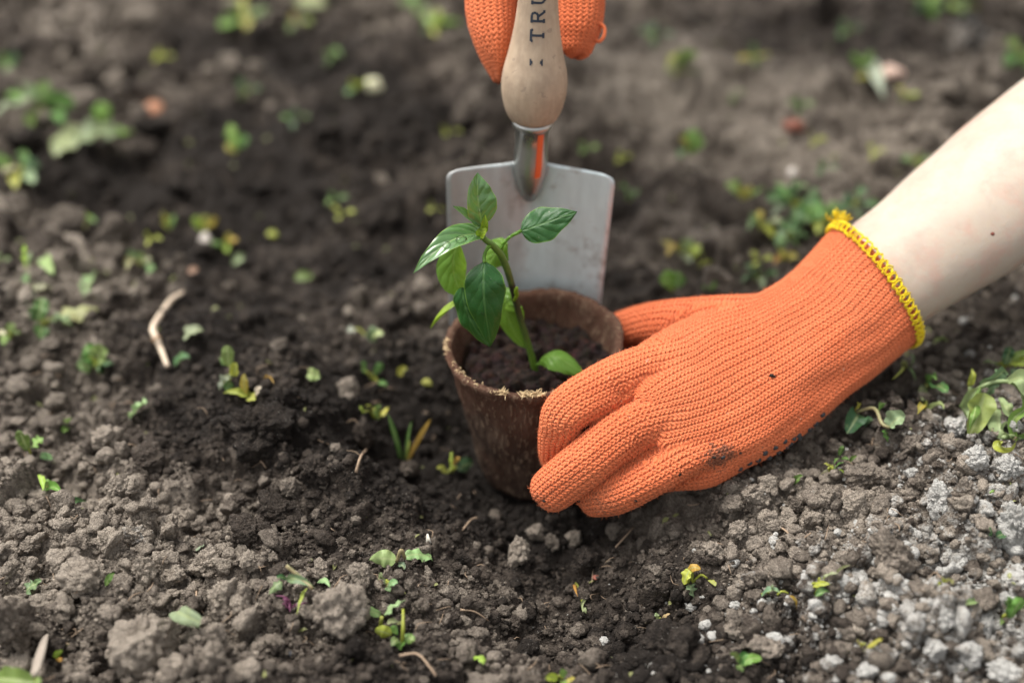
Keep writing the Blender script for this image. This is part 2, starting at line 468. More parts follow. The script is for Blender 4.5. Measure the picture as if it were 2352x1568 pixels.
# the clods one can point at, measured from the photograph: x, y, width, height, dryness, lime, label
BIG = [
 (315,1232,76,72,1.0,.45,'pale grey clod with a whitish top in the lower left heap'),
 (248,1243,62,64,.85,0,'rounded grey clod just left of the whitish topped one'),
 (388,1212,58,62,.8,0,'upright crumbly clod just right of the whitish topped one'),
 (208,1322,130,96,.95,0,'broad flat grey clod below the whitish topped one'),
 (330,1312,64,80,.85,0,'tall grey clod right of the broad flat one'),
 (394,1322,56,52,.85,0,'small angular grey clod two places right of the broad flat one'),
 (516,1368,96,92,.9,0,'large oval grey clod at left of the dark hollow with the black crumbs'),
 (562,1366,44,58,.85,0,'small egg shaped clod leaning on the large oval grey one'),
 (575,1218,112,82,.35,0,'mottled brown clod above the wilting grey green weed'),
 (476,1292,92,70,.9,0,'wide knobbly grey clod above the large oval grey one'),
 (580,1290,60,54,.85,0,'grey clod with a pointed top beside the knobbly one'),
 (330,1468,140,150,.9,0,'biggest rough pyramid shaped clod near the bottom left'),
 (490,1505,72,64,.9,0,'squarish grey clod near the bottom edge under the pale green leaf'),
 (484,1455,62,54,.85,0,'crumbly clod carrying the root of the pale green leaf'),
 (205,1524,54,44,.85,0,'small round clod beside the wood chip'),
 (440,1532,52,58,.85,0,'small clod touching the squarish grey clod'),
 (560,1545,110,52,.8,0,'long low clod lying on the bottom edge'),
 (640,1175,120,88,.12,0,'dark wet crumbly clod on the slope above the pale ones'),
 (768,1398,138,128,1.0,.25,'flat pale clod crusted with lime beside the purple root'),
 (738,1318,58,50,.9,0,'knobbly pale clod above the lime crusted one'),
 (832,1322,66,62,.8,0,'grey clod just below and left of the paired pale leaves'),
 (820,1490,58,62,.1,0,'black moist clod below the lime crusted one'),
 (122,1375,54,42,.9,0,'pale clod beside the grey green leaf at left'),
 (262,1428,48,50,.7,0,'round clod above the pyramid shaped one'),
 (28,1440,100,160,.6,0,'blurred large clod cut by the left edge'),
 (595,985,180,124,.12,0,'largest dark clod with the yellow seedlings on its top'),
 (249,1018,88,90,.85,0,'pale blurred clod below the round pale leaf'),
 (276,1122,62,56,.85,0,'pale clod left of the dark hollow in the left slope'),
 (318,1138,48,30,.85,0,'small flat pale clod beside the dark hollow in the left slope'),
 (340,1058,110,74,.2,0,'dark clod in the middle of the left slope'),
 (722,1080,84,78,.2,0,'dark granular clod left of the grass tuft'),
 (796,890,64,54,.75,0,'pale brown clod beside the small white and green seedling'),
 (772,1030,30,26,.9,0,'little round pale pebble like clod on the dark slope'),
 (832,1000,62,80,.25,0,'dark upright clod carrying a hanging root'),
 (672,1122,62,58,.75,0,'leaning pale clod on the dark granular slope'),
 (938,1080,50,56,.6,0,'crumbly clod at the foot of the grass tuft'),
 (1190,1270,62,82,1.0,.18,'pale smooth stone like clod lying in the planting hollow'),
 (1228,1224,50,38,.75,0,'flat clod above the pale stone like one'),
 (1270,1246,36,42,.75,0,'small clod right of the pale stone like one'),
 (1320,1240,38,48,.95,.2,'small whitish clod under the ring finger'),
 (1408,1218,48,46,.75,0,'porous grey clod below the gloved ring finger'),
 (1345,1290,74,60,.08,0,'round black clod in the planting hollow'),
 (1680,1156,48,46,.85,.1,'grey clod just below the dirty edge of the glove'),
 (1726,1138,58,36,.85,0,'oval grey clod just below the black grip dots'),
 (1700,1212,58,48,.9,0,'knobbly clod in the middle of the right slope'),
 (1830,1158,56,36,.8,0,'flat clod right of the oval grey one'),
 (1862,1190,68,62,.9,0,'pale angular clod on the right slope beside the wedge'),
 (1905,1140,44,58,.9,0,'tall clod above the pale angular one'),
 (1962,1170,78,90,.95,0,'wedge shaped pale clod on the right slope'),
 (1986,1092,104,74,.6,0,'dark grey block shaped clod above the wedge'),
 (2045,1266,100,100,.75,0,'big rounded brown clod on the right slope'),
 (1640,1266,54,50,.85,0,'knobbly clod at the left end of the right slope'),
 (1536,1485,136,104,.1,0,'large dark blurred clod at the bottom edge'),
 (1690,1440,74,66,.8,.1,'blurred pale brown clod near the bottom right'),
 (1760,1488,84,62,.8,.15,'low blurred clod below the pale brown one'),
 (2215,1130,56,60,.85,.3,'brown clod touching the tall lime lump'),
 (2090,1020,58,50,.7,.25,'grey clod with a lime fleck under the small wilted sprig'),
 (1640,560+80,90,70,.75,0,'pale blurred clod behind the wrist'),
]
for (x, y, w, h, dr, li, lab) in BIG:
    clod(x, y, w, h, dr, li, lab)
LUMPS = [
 (2153,1148,62,92,'tall white lime lump right of the wedge shaped clod'),
 (2328,1200,84,150,'biggest lime lump cut by the right edge'),
 (2168,1420,46,74,'upright white lime lump in the lower right corner area'),
 (2145,1488,66,54,'rounded white lime lump below the upright one'),
 (2195,985,66,52,'dark streaked white lime lump left of the wilted weed'),
 (2246,1050,60,52,'lime dusted lump below the wilted weed'),
 (2310,1075,70,60,'grey white lump below right of the wilted weed'),
 (2092,1085,34,24,'small white lime lump above the tall one'),
 (1690,1392,36,30,'small white lump beside the wilted grey green leaf'),
 (1968,1418,34,32,'small white lump alone on dark soil'),
 (2300,1540,90,60,'wide lime lump on the bottom edge'),
 (2260,1432,60,50,'blurred lime lump right of the upright one'),
 (2230,1500,70,56,'blurred lime lump among others near the bottom right'),
 (1990,1540,56,44,'lime lump on the bottom edge left of the wide one'),
 (1390,1478,36,24,'small white crumb patch in front of the hollow'),
]
for (x, y, w, h, lab) in LUMPS:
    clod(x, y, w, h, 0.9, 0.95, lab, 'lime_lump', 'lime lump', 'white lime lumps', big=True)
# the rest of the clods one could pick up, by area
AREAS = [
 ((0, 1130, 820, 1568), 88, 'small grey clod loose in the dry soil at the lower left'),
 ((1480, 1090, 2352, 1568), 96, 'small grey clod loose in the dry slope at the lower right'),
 ((0, 780, 950, 1130), 40, 'small brown clod loose on the dark slope left of the pot'),
 ((850, 1180, 1480, 1568), 26, 'small brown clod loose in front of the planting hollow'),
 ((1950, 800, 2352, 1090), 22, 'small grey clod loose around the wilted weed'),
]
for (x0, y0, x1, y1), n, lab in AREAS:
    k = 0; tries = 0
    while k < n and tries < 4000:
        tries += 1
        x, y = rc.uniform(x0, x1), rc.uniform(y0, y1)
        if 1180 < x < 1700 and y < 1200: continue
        if x < 1990 and x > 1300 and y < 1230 - (x - 1500) * 0.42: continue
        s = 18 * (44 / 18) ** (rc.random() ** 1.5)
        if any((x - a) ** 2 + (y - b) ** 2 < ((c + s) * 0.46) ** 2 for a, b, c in TAKEN): continue
        g = on_z(x, y, 0)
        dd = float(samp(DRYM, g.x, g.y))
        if rc.random() > 0.35 + dd: continue
        li = float(samp(LIMEM, g.x, g.y))
        clod(x, y, s * rc.uniform(0.9, 1.25), s * rc.uniform(0.7, 1.0), min(1, dd + rc.uniform(0.0, 0.25)), li * 0.55, lab, big=s > 34)
        k += 1
k = 0
while k < 60:                                                     # small white lumps of the lime patch
    x, y = rc.gauss(2230, 130), rc.gauss(1400, 120)
    if not (1750 < x < 2352 and 1000 < y < 1568): continue
    s = rc.uniform(12, 34)
    if any((x - a) ** 2 + (y - b) ** 2 < ((c + s) * 0.44) ** 2 for a, b, c in TAKEN): continue
    clod(x, y, s * 1.1, s * 0.85, 0.9, rc.uniform(0.35, 0.95), 'small white lime lump scattered in the lime patch at the lower right', 'lime_lump', 'lime lump', 'small lime lumps', big=False)
    k += 1
# crumbs nobody could count: one object
def crumbs(n, seed, rmin, rmax, sub, rect, wet=0.0):
    rg = np.random.default_rng(seed)
    v0, f0 = ICO[sub]
    px = rg.uniform(rect[0], rect[2], n); py = rg.uniform(rect[1], rect[3], n)
    vs = np.empty((n, len(v0), 3)); D = np.empty((n, len(v0))); L = np.empty((n, len(v0))); V = np.empty((n, len(v0)))
    for k in range(n):
        if 1300 < px[k] < 2080 and py[k] < 1235 - max(px[k] - 1500, 0) * .42: py[k] = 1640 - rg.random() * 300
        g = on_z(px[k], py[k], 0.0)
        gx, gy = g.x, g.y
        r = rmin * (rmax / rmin) ** (rg.random() ** 2.0)
        a = rg.uniform(0, 6.28); ca, sa = math.cos(a), math.sin(a)
        jit = 1 + rg.normal(0, 0.13, len(v0))[:, None]
        q = v0 * jit * np.array([1.0, rg.uniform(0.7, 1), rg.uniform(0.6, 0.95)]) * r
        vs[k, :, 0] = q[:, 0] * ca - q[:, 1] * sa + gx
        vs[k, :, 1] = q[:, 0] * sa + q[:, 1] * ca + gy
        vs[k, :, 2] = q[:, 2] + H(gx, gy) + r * 0.45
        li = samp(LIMEM, gx, gy)
        D[k] = samp(DRYM, gx, gy) + rg.uniform(-0.1, 0.2)
        L[k] = li * rg.uniform(0.2, 1.5) if rg.random() < 0.7 else (0.9 if rg.random() < li else 0.0)
        V[k] = rg.random()
    F = (f0[None] + (np.arange(n) * len(v0))[:, None, None]).reshape(-1, 3)
    return vs.reshape(-1, 3), F, D.ravel(), L.ravel(), V.ravel()
def lumps(n, seed, rmin, rmax, y0=560, y1=1640):
    rg = np.random.default_rng(seed)
    shp = [clod_shape(3, 900 + k, 0.9)[0] for k in range(10)]
    f0 = ICO[3][1]; nv = len(shp[0])
    vs, D, L, V = [], [], [], []
    while len(vs) < n:
        px, py = rg.uniform(-40, 2400), rg.uniform(y0, y1)
        g = on_z(px, py, 0.0); dd = samp(DRYM, g.x, g.y)
        if rg.random() > max(0.03, dd * 1.5 - 0.28): continue
        r = rmin * (rmax / rmin) ** (rg.random() ** 1.6)
        if 1150 < px < 2120 and py < 1272 - max(px - 1500, 0) * .42: continue
        q = shp[rg.integers(10)] * np.array([1, rg.uniform(.7, 1), rg.uniform(.6, .95)]) * r
        a, b = rg.uniform(0, 6.28), rg.uniform(-.4, .4); ca, sa = math.cos(a), math.sin(a); cb_, sb_ = math.cos(b), math.sin(b)
        q = np.stack([q[:, 0], q[:, 1] * cb_ - q[:, 2] * sb_, q[:, 1] * sb_ + q[:, 2] * cb_], 1)
        vs.append(np.stack([q[:, 0] * ca - q[:, 1] * sa + g.x, q[:, 0] * sa + q[:, 1] * ca + g.y, q[:, 2] + H(g.x, g.y) + r * .5], 1))
        D.append(np.full(nv, dd + rg.uniform(-.05, .25))); V.append(np.full(nv, rg.random()))
        li = samp(LIMEM, g.x, g.y); L.append(np.full(nv, li * rg.uniform(.4, 1.6) if rg.random() < .6 else 0.0))
    F = (f0[None] + (np.arange(n) * nv)[:, None, None]).reshape(-1, 3)
    return np.concatenate(vs), F, np.concatenate(D), np.concatenate(L), np.concatenate(V)
parts = [lumps(1100, 31, 0.0018, 0.0068), lumps(330, 32, 0.005, 0.013, -60, 620), crumbs(3600, 11, 0.0011, 0.0036, 2, (-40, 700, 2400, 1640)), crumbs(26000, 12, 0.0005, 0.0016, 1, (-40, 760, 2400, 1640)), crumbs(900, 13, 0.002, 0.006, 2, (-60, -40, 2410, 760))]
off = 0; VV = []; FF = []; A = [[], [], []]
for v, f, d, l, w in parts:
    VV.append(v); FF.append(f + off); off += len(v)
    for k, arr in enumerate((d, l, w)): A[k].append(arr)
cb = npmesh('soil_crumbs', np.vstack(VV), np.vstack(FF), M['soil'], attrs={'dry': np.concatenate(A[0]), 'lime': np.concatenate(A[1]), 'var': np.concatenate(A[2])})
tag(cb, 'fine loose soil crumbs strewn over the whole bed', 'soil crumbs', None, 'stuff')
# ------------------------------------------------------------------ PERSON: bare forearm, knitted gloves
def knit_material():
    m, nt, bs = newmat('orange_knit')
    q = N(nt)
    K = q.sep(q.attr('knit').outputs['Vector'])
    U, Vv = K[0], K[1]
    ax = q.m('ABSOLUTE', q.m('SUBTRACT', q.m('FRACT', U), 0.5))
    t = q.m('FRACT', q.m('SUBTRACT', Vv, q.m('MULTIPLY', ax, 1.5)))
    st = q.m('POWER', q.m('SINE', q.m('MULTIPLY', t, math.pi)), 0.8)
    def gauss(x, c, w): return q.m('POWER', q.m('DIVIDE', q.m('SUBTRACT', x, c), w), 2.0)
    hole = q.m('EXPONENT', q.m('MULTIPLY', q.m('ADD', gauss(ax, 0.5, 0.15), gauss(q.m('FRACT', q.m('ADD', Vv, 0.0)), 0.5, 0.26)), -1.0))
    mid = q.m('EXPONENT', q.m('MULTIPLY', gauss(ax, 0.0, 0.09), -1.0))
    edge = q.m('EXPONENT', q.m('MULTIPLY', gauss(ax, 0.5, 0.12), -1.0))
    h = q.m('SUBTRACT', q.m('SUBTRACT', q.m('MULTIPLY_ADD', st, 0.45, 0.55), q.m('MULTIPLY', hole, 0.75)), q.m('ADD', q.m('MULTIPLY', mid, 0.10), q.m('MULTIPLY', edge, 0.14)))
    P = q.pos()
    fib = q.noise(P, 2600, 4, 0.7)
    big = q.noise(P, 28, 2)
    c = q.ramp(big, [(0.3, (0.72, 0.172, 0.068)), (0.7, (0.78, 0.210, 0.088))])
    c = q.mix(q.m('MULTIPLY', q.m('SUBTRACT', 1.0, fib), 0.35), c, (0.54, 0.105, 0.036))
    # undyed cotton flecks
    fl = q.m('MULTIPLY', q.m('GREATER_THAN', q.noise(q.mapping(P, (1, 1, 1)), 330, 2), 0.735), 0.5)
    c = q.mix(fl, c, (0.70, 0.42, 0.30))
    # soil rubbed into the little finger edge of the palm
    dl = un(1665, 1058, 0.645)
    vd = nt.nodes.new('ShaderNodeVectorMath'); vd.operation = 'DISTANCE'
    q.link(P, vd.inputs[0]); vd.inputs[1].default_value = dl
    spot = q.m('SUBTRACT', 1.0, q.m('DIVIDE', vd.outputs['Value'], 0.019), clamp=True)
    spot = q.m('MULTIPLY', q.ramp(q.m('ADD', spot, q.m('MULTIPLY', q.m('SUBTRACT', q.noise(P, 520, 4, 0.7), 0.55), 1.8)), [(0.42, 0.0), (0.56, 1.0)]), 0.75)
    c = q.mix(spot, c, (0.085, 0.050, 0.036))
    for px, py, dd, rad in ((1245, 1158, .655, .016), (1385, 1178, .650, .018), (1500, 1150, .655, .016)):
        vd2 = nt.nodes.new('ShaderNodeVectorMath'); vd2.operation = 'DISTANCE'
        q.link(P, vd2.inputs[0]); vd2.inputs[1].default_value = un(px, py, dd)
        g = q.m('MULTIPLY', q.m('SUBTRACT', 1.0, q.m('DIVIDE', vd2.outputs['Value'], rad), clamp=True), q.ramp(q.noise(P, 300, 5, .7), [(0.42, 0.0), (0.62, 1.0)]))
        c = q.mix(q.m('MULTIPLY', g, 0.75), c, (0.16, 0.075, 0.045))
    q.link(c, bs.inputs['Base Color'])
    bs.inputs['Roughness'].default_value = 0.95
    bs.inputs['Specular IOR Level'].default_value = 0.12
    bs.inputs['Sheen Weight'].default_value = 0.25
    bs.inputs['Sheen Roughness'].default_value = 0.5
    bs.inputs['Sheen Tint'].default_value = (1.0, 0.6, 0.42, 1)
    b = q.bump(h, 1.0, 0.0010)
    b = q.bump(fib, 0.5, 0.00035, b)
    nt.links.new(b, bs.inputs['Normal'])
    return m
M['knit'] = knit_material()

class Tube:
    """Limb of the glove: centre line with two half axes; A points to the little finger side, B away from the back of the hand."""
    def __init__(self, c, a, rx, ry, nw, u0=0.0, v0=0.0, Bhint=FWD):
        self.c = np.array(c, float); self.rx = np.array(rx, float); self.ry = np.array(ry, float)
        T = np.gradient(self.c, axis=0); T /= np.linalg.norm(T, axis=1)[:, None]
        self.T = T
        if a is None:
            B = np.tile(np.array(Bhint), (len(c), 1)); B -= T * np.sum(B * T, 1)[:, None]
            B /= np.linalg.norm(B, axis=1)[:, None]
            A = np.cross(T, B) 
            self.A, self.B = A, B
        else:
            A = np.array(a, float); A -= T * np.sum(A * T, 1)[:, None] * 0
            A /= np.linalg.norm(A, axis=1)[:, None]
            B = np.cross(A, T); B /= np.linalg.norm(B, axis=1)[:, None]
            s = np.sign(np.sum(B * np.array(FWD), 1)); B *= s[:, None]
            self.A, self.B = A, B
        ds = np.linalg.norm(np.diff(self.c, axis=0), axis=1)
        self.s = np.concatenate([[0], np.cumsum(ds)])
        self.nw, self.u0, self.v0 = nw, u0, v0
    def mesh(self, n=28, pw=1.0):
        vs, fs = [], []
        m = len(self.c)
        for i in range(m):
            for k in range(n):
                th = 2 * math.pi * k / n
                ct, s_ = math.cos(th), math.sin(th)
                vs.append(self.c[i] + self.A[i] * self.rx[i] * math.copysign(abs(s_) ** pw, s_) - self.B[i] * self.ry[i] * math.copysign(abs(ct) ** pw, ct))
        for i in range(m - 1):
            for k in range(n):
                a, b = i * n + k, i * n + (k + 1) % n
                fs.append((a, b, b + n, a + n))
        for e, sgn in ((0, -1), (m - 1, 1)):                       # round ends
            base = e * n; last = base
            for j, (sc_, ex) in enumerate(((0.92, 0.40), (0.72, 0.70), (0.40, 0.92))):
                o = len(vs)
                for k in range(n):
                    p = np.array(vs[base + k]); vs.append(self.c[e] + (p - self.c[e]) * sc_ + self.T[e] * sgn * ex * min(self.rx[e], self.ry[e]) * self.endk[0 if e == 0 else 1])
                for k in range(n):
                    fs.append((last + k, last + (k + 1) % n, o + (k + 1) % n, o + k))
                last = o
            fs.append(tuple(last + k for k in range(n)))
        return vs, fs
    endk = (1.0, 1.0)
    def coords(self, P):
        """knit coordinates and distance to this limb's surface for points P."""
        n = len(P)
        U = np.empty(n); V = np.empty(n); Dd = np.empty(n)
        for k in range(0, n, 20000):
            p = P[k:k + 20000]
            d2 = ((p[:, None, :] - self.c[None]) ** 2).sum(2)
            j = d2.argmin(1)
            r = p - self.c[j]
            ds = (r * self.T[j]).sum(1)
            ls = np.gradient(self.s)[j]
            end0 = (j == 0) & (ds < 0); end1 = (j == len(self.c) - 1) & (ds > 0)
            t = np.clip(ds / ls, -0.6, 0.6); j2 = np.clip(j + np.sign(t).astype(int), 0, len(self.c) - 1); w = np.abs(t)
            rx = self.rx[j] * (1 - w) + self.rx[j2] * w; ry = self.ry[j] * (1 - w) + self.ry[j2] * w
            cc = self.c[j] * (1 - w)[:, None] + self.c[j2] * w[:, None]
            r = p - cc
            a = (r * self.A[j]).sum(1) / rx; b = -(r * self.B[j]).sum(1) / ry
            th = np.arctan2(a, b)
            U[k:k + 20000] = self.u0 + self.nw * th / (2 * math.pi)
            V[k:k + 20000] = self.v0 + self.s[j] + ds
            rho = np.sqrt(a * a + b * b); rm = np.minimum(rx, ry)
            ext = np.where(end0 | end1, np.abs(ds), 0.0)
            Dd[k:k + 20000] = np.where(ext > 0, np.abs(np.sqrt((rho * rm) ** 2 + ext ** 2) - rm), np.abs(rho - 1) * rm)
        return U, V, Dd
def finger(joints, nw=23, endk=(1, 1), span=8, Bhint=FWD, fat=1.0):
    S = cr([(*un(x, y, d), r * fat) for x, y, d, r in joints], span)
    t = Tube(S[:, :3], None, S[:, 3], S[:, 3] * 0.96, nw, Bhint=Bhint); t.endk = endk
    return t
COURSE = 0.0020
def make_glove(limbs, parent, voxel=0.00046, smooth=4, webs=()):
    """limbs[0] is the hand, the rest are fingers: fused into one knitted skin, then knit coordinates are laid along it."""
    mb = MB()
    for t in limbs:
        mb.add(*t.mesh())
    tmp = mb.build('tmp_glove', M['knit'])
    rm = tmp.modifiers.new('r', 'REMESH'); rm.mode = 'VOXEL'; rm.voxel_size = voxel; rm.adaptivity = 0
    sm = tmp.modifiers.new('s', 'SMOOTH'); sm.factor = 0.5; sm.iterations = smooth
    dg = bpy.context.evaluated_depsgraph_get()
    me = bpy.data.meshes.new_from_object(tmp.evaluated_get(dg))
    bpy.data.objects.remove(tmp)
    me.name = 'glove'
    n = len(me.vertices)
    P = np.empty(n * 3, np.float32); me.vertices.foreach_get('co', P); P = P.reshape(-1, 3).astype(float)
    NR = np.empty(n * 3, np.float32); me.vertices.foreach_get('normal', NR); NR = NR.reshape(-1, 3).astype(float)
    res = [t.coords(P) for t in limbs]
    D = np.stack([r[2] for r in res], 1)
    W = np.exp(-D / 0.0014) + 1e-12; W[:, 0] *= 0.8
    W = W ** 1.5; W /= W.sum(1)[:, None]
    U = (np.stack([r[0] for r in res], 1) * W).sum(1); V = (np.stack([r[1] for r in res], 1) * W).sum(1) / COURSE
    U = U + 0.22 * gnoise(U * 0.21, V * 0.09, 5) + 0.10 * gnoise(U * 0.9, V * 0.5, 8); V = V + 0.5 * gnoise(U * 0.13, V * 0.10, 6) + 0.16 * gnoise(U * 0.8, V * 0.7, 9)
    ax = np.abs((U % 1) - 0.5); t = (V - 1.5 * ax) % 1
    st = np.sin(np.pi * t) ** 0.8
    hole = np.exp(-((ax - 0.5) / 0.15) ** 2 - (((V % 1) - 0.5) / 0.26) ** 2)
    h = 0.55 + 0.45 * st - 0.75 * hole - 0.10 * np.exp(-(ax / 0.09) ** 2) - 0.14 * np.exp(-((ax - 0.5) / 0.12) ** 2)
    fold = fbm(U * 0.16, V * 0.035, 2, 3)                          # cloth never lies perfectly even
    P += NR * ((h - 0.6) * 0.00075 + fold * 0.0013)[:, None]
    for px, py, dd in webs:                                        # cloth pulled in at the webs between the fingers
        w0 = np.array(un(px, py, dd)); v = P - w0; r = np.linalg.norm(v, axis=1)
        ang = np.arctan2(v @ np.array(UPV), v @ np.array(RT))
        k = -0.0012 * np.exp(-(r / 0.0042) ** 2) + 0.0005 * np.sin(8 * ang + 30 * r / 0.01) * np.exp(-(r / 0.012) ** 2) * r / (r + 0.002)
        P += NR * (k * (NR @ np.array(FWD) < 0.3))[:, None]
    me.vertices.foreach_set('co', (P - np.array(world_loc(parent))).astype(np.float32).ravel())
    a = me.attributes.new('knit', 'FLOAT_VECTOR', 'POINT')
    a.data.foreach_set('vector', np.stack([U, V, np.zeros(n)], 1).astype(np.float32).ravel())
    me.materials.clear(); me.materials.append(M['knit'])
    me.shade_smooth()
    o = bpy.data.objects.new('glove', me); col.objects.link(o); o.parent = parent
    return o
def set_uv(f, hand, k=2):
    """let the wales of a finger run on from those of the hand."""
    p = f.c[k] - f.B[k] * f.ry[k]
    U, V, _ = hand.coords(p[None])
    f.u0 = U[0]; f.v0 = V[0] - f.s[k]
# --- the arm
def skin_material():
    m, nt, bs = newmat('skin')
    q = N(nt); P = q.pos()
    n1 = q.noise(P, 26, 4, 0.6); n2 = q.noise(P, 300, 3)
    c = q.ramp(n1, [(0.32, (0.465, 0.395, 0.318)), (0.55, (0.435, 0.355, 0.285)), (0.72, (0.40, 0.29, 0.23))])
    c = q.mix(q.m('MULTIPLY', n2, 0.25), c, (0.50, 0.42, 0.34))
    red = q.m('MULTIPLY', q.ramp(q.noise(P, 60, 5, 0.7), [(0.48, 0.0), (0.66, 1.0)]), 0.45)
    c = q.mix(red, c, (0.50, 0.27, 0.21))
    dust = q.m('MULTIPLY', q.ramp(q.noise(P, 38, 5, 0.7), [(0.56, 0.0), (0.72, 1.0)]), 0.28)
    c = q.mix(dust, c, (0.27, 0.215, 0.165))
    q.link(c, bs.inputs['Base Color'])
    bs.inputs['Roughness'].default_value = 0.55
    bs.inputs['Specular IOR Level'].default_value = 0.35
    bs.inputs['Subsurface Weight'].default_value = 0.25
    bs.inputs['Subsurface Radius'].default_value = (0.006, 0.0025, 0.0012)
    bs.inputs['Subsurface Scale'].default_value = 1.0
    b = q.bump(q.noise(q.mapping(P, (1, 1, 1)), 700, 4, 0.6), 0.25, 0.0005)
    b = q.bump(q.noise(P, 45, 2), 0.3, 0.003, b)
    nt.links.new(b, bs.inputs['Normal'])
    return m
M['skin'] = skin_material()
sec = [(1860, 755, .700, 128), (1950, 690, .700, 136), (2026, 635, .701, 145), (2110, 577, .702, 152), (2190, 520, .704, 165), (2270, 462, .707, 174), (2352, 403, .710, 184), (2560, 262, .722, 200), (2800, 110, .74, 208), (3080, -60, .77, 200)]
pts = []
for x, y, d, hw in sec:
    r = hw / FPX * d
    pts.append((*un(x, y, d), r, r * 0.80))
far = [((0.50, 0.22, 0.24), .042, .042), ((0.47, 0.34, 0.30), .046, .046), ((0.38, 0.43, 0.38), .052, .052), ((0.27, 0.50, 0.43), .056, .056), ((0.12, 0.54, 0.46), .06, .07), ((-0.02, 0.52, 0.46), .056, .056),
       ((-0.11, 0.45, 0.42), .050, .050), ((-0.15, 0.36, 0.38), .044, .044), ((-0.12, 0.26, 0.36), .038, .038), ((-0.05, 0.19, 0.32), .031, .031), ((0.0, 0.15, 0.285), .026, .024)]
for p, a, b in far: pts.append((*p, a, b))
S = cr(pts, 8)
vs, fs = [], []
n = 40
prevA = None
for i, s in enumerate(S):
    c = Vector(s[:3]); T = (Vector(S[min(i + 1, len(S) - 1)][:3]) - Vector(S[max(i - 1, 0)][:3])).normalized()
    if prevA is None:
        prevA = un(1950, 690, .7) - un(1980, 732, .69)
    A = (prevA - T * prevA.dot(T)).normalized(); prevA = A; B = T.cross(A)
    for k in range(n):
        th = 2 * math.pi * k / n
        w = 1 + 0.025 * math.sin(th * 2 + 0.6) + 0.02 * mnoise.noise(Vector((c.x * 22, c.y * 22 + math.cos(th) * 1.2, c.z * 22 + math.sin(th) * 1.2)))
        vs.append(c + A * (math.cos(th) * s[3] * w) + B * (math.sin(th) * s[4] * w))
for i in range(len(S) - 1):
    for k in range(n):
        a, b = i * n + k, i * n + (k + 1) % n
        fs.append((a, b, b + n, a + n))
fs.append(tuple(range(n - 1, -1, -1))); fs.append(tuple((len(S) - 1) * n + k for k in range(n)))
mb = MB(); mb.add(vs, fs)
PORG = tuple(un(2026, 635, .70))
person = mb.build('person', M['skin'], origin=PORG)
tag(person, 'person with a bare pale forearm holding the pot and trowel in orange knitted gloves', 'person')
# --- the near glove: A = thumb side edge, B = little finger side edge of each cross section
hs_ = [((1914, 520, .706), (2112, 780, .690), .0245), ((1893, 546, .705), (2070, 812, .688), .0235), ((1848, 598, .702), (2005, 868, .684), .0225), ((1778, 657, .697), (1942, 914, .678), .022),
       ((1692, 694, .692), (1876, 972, .672), .0215), ((1602, 718, .686), (1791, 1036, .666), .0205), ((1532, 750, .680), (1692, 1086, .661), .0195), ((1476, 786, .674), (1606, 1104, .658), .0212), ((1424, 832, .668), (1540, 1108, .656), .0200)]
rows = []
for a, b, t in hs_:
    rows.append((*un(*a), *un(*b), t))
S = cr(rows, 8)
hand = Tube((S[:, :3] + S[:, 3:6]) / 2, S[:, 3:6] - S[:, :3], np.linalg.norm(S[:, 3:6] - S[:, :3], axis=1) / 2, S[:, 6], 70)
hand.endk = (0.05, 0.45)
index = finger([(1600, 826, .671, .0108), (1490, 850, .662, .0112), (1385, 897, .654, .0114), (1306, 942, .651, .0110), (1287, 985, .658, .0100), (1278, 1030, .670, .0090), (1277, 1062, .679, .0078)])
middle = finger([(1640, 930, .664, .0110), (1535, 952, .655, .0116), (1432, 998, .649, .0117), (1342, 1066, .649, .0109), (1270, 1122, .658, .0096)])
ring = finger([(1660, 1015, .660, .0106), (1572, 1045, .653, .0108), (1482, 1098, .650, .0104), (1415, 1131, .653, .0097), (1366, 1142, .660, .0086)])
little = finger([(1690, 1040, .664, .0090), (1625, 1073, .661, .0090), (1565, 1084, .663, .0084), (1522, 1094, .670, .0076)])
thumb = finger([(1770, 745, .690, .0150), (1655, 738, .692, .0135), (1565, 737, .698, .0116), (1485, 746, .706, .0102), (1420, 762, .716, .0090)])
for f in (index, middle, ring, little, thumb): set_uv(f, hand)
glove = make_glove([hand, index, middle, ring, little, thumb], person, webs=((1425, 905, .643), (1472, 1030, .643), (1556, 1086, .650), (1500, 762, .668)))
# --- yellow overlock edging round the cuff
def plain(name, c, rough=0.8, spec=0.3, sheen=0.0, nz=0.25, scale=400, bump=0.0):
    m, nt, bs = newmat(name)
    q = N(nt)
    f = q.noise(q.pos(), scale, 3)
    cc = q.mix(q.m('MULTIPLY', f, nz), tuple(c), tuple(x * 0.45 for x in c))
    q.link(cc, bs.inputs['Base Color'])
    bs.inputs['Roughness'].default_value = rough; bs.inputs['Specular IOR Level'].default_value = spec
    if sheen: bs.inputs['Sheen Weight'].default_value = sheen
    if bump: nt.links.new(q.bump(f, 0.8, bump), bs.inputs['Normal'])
    return m
M['yellow'] = plain('yellow_yarn', (0.74, 0.54, 0.012), 0.9, 0.1, 0.15, 0.25, 1800, 0.0004)
mb = MB()
c0, A0, B0, T0 = Vector(hand.c[0]), Vector(hand.A[0]), Vector(hand.B[0]), Vector(hand.T[0])
rx0, ry0 = hand.rx[0], hand.ry[0]
def cuff(th, along, out):
    e = Vector(A0 * math.sin(th) * (rx0 + out) - B0 * math.cos(th) * (ry0 + out))
    return c0 + e + T0 * along
rg = random.Random(3)
NL = 58
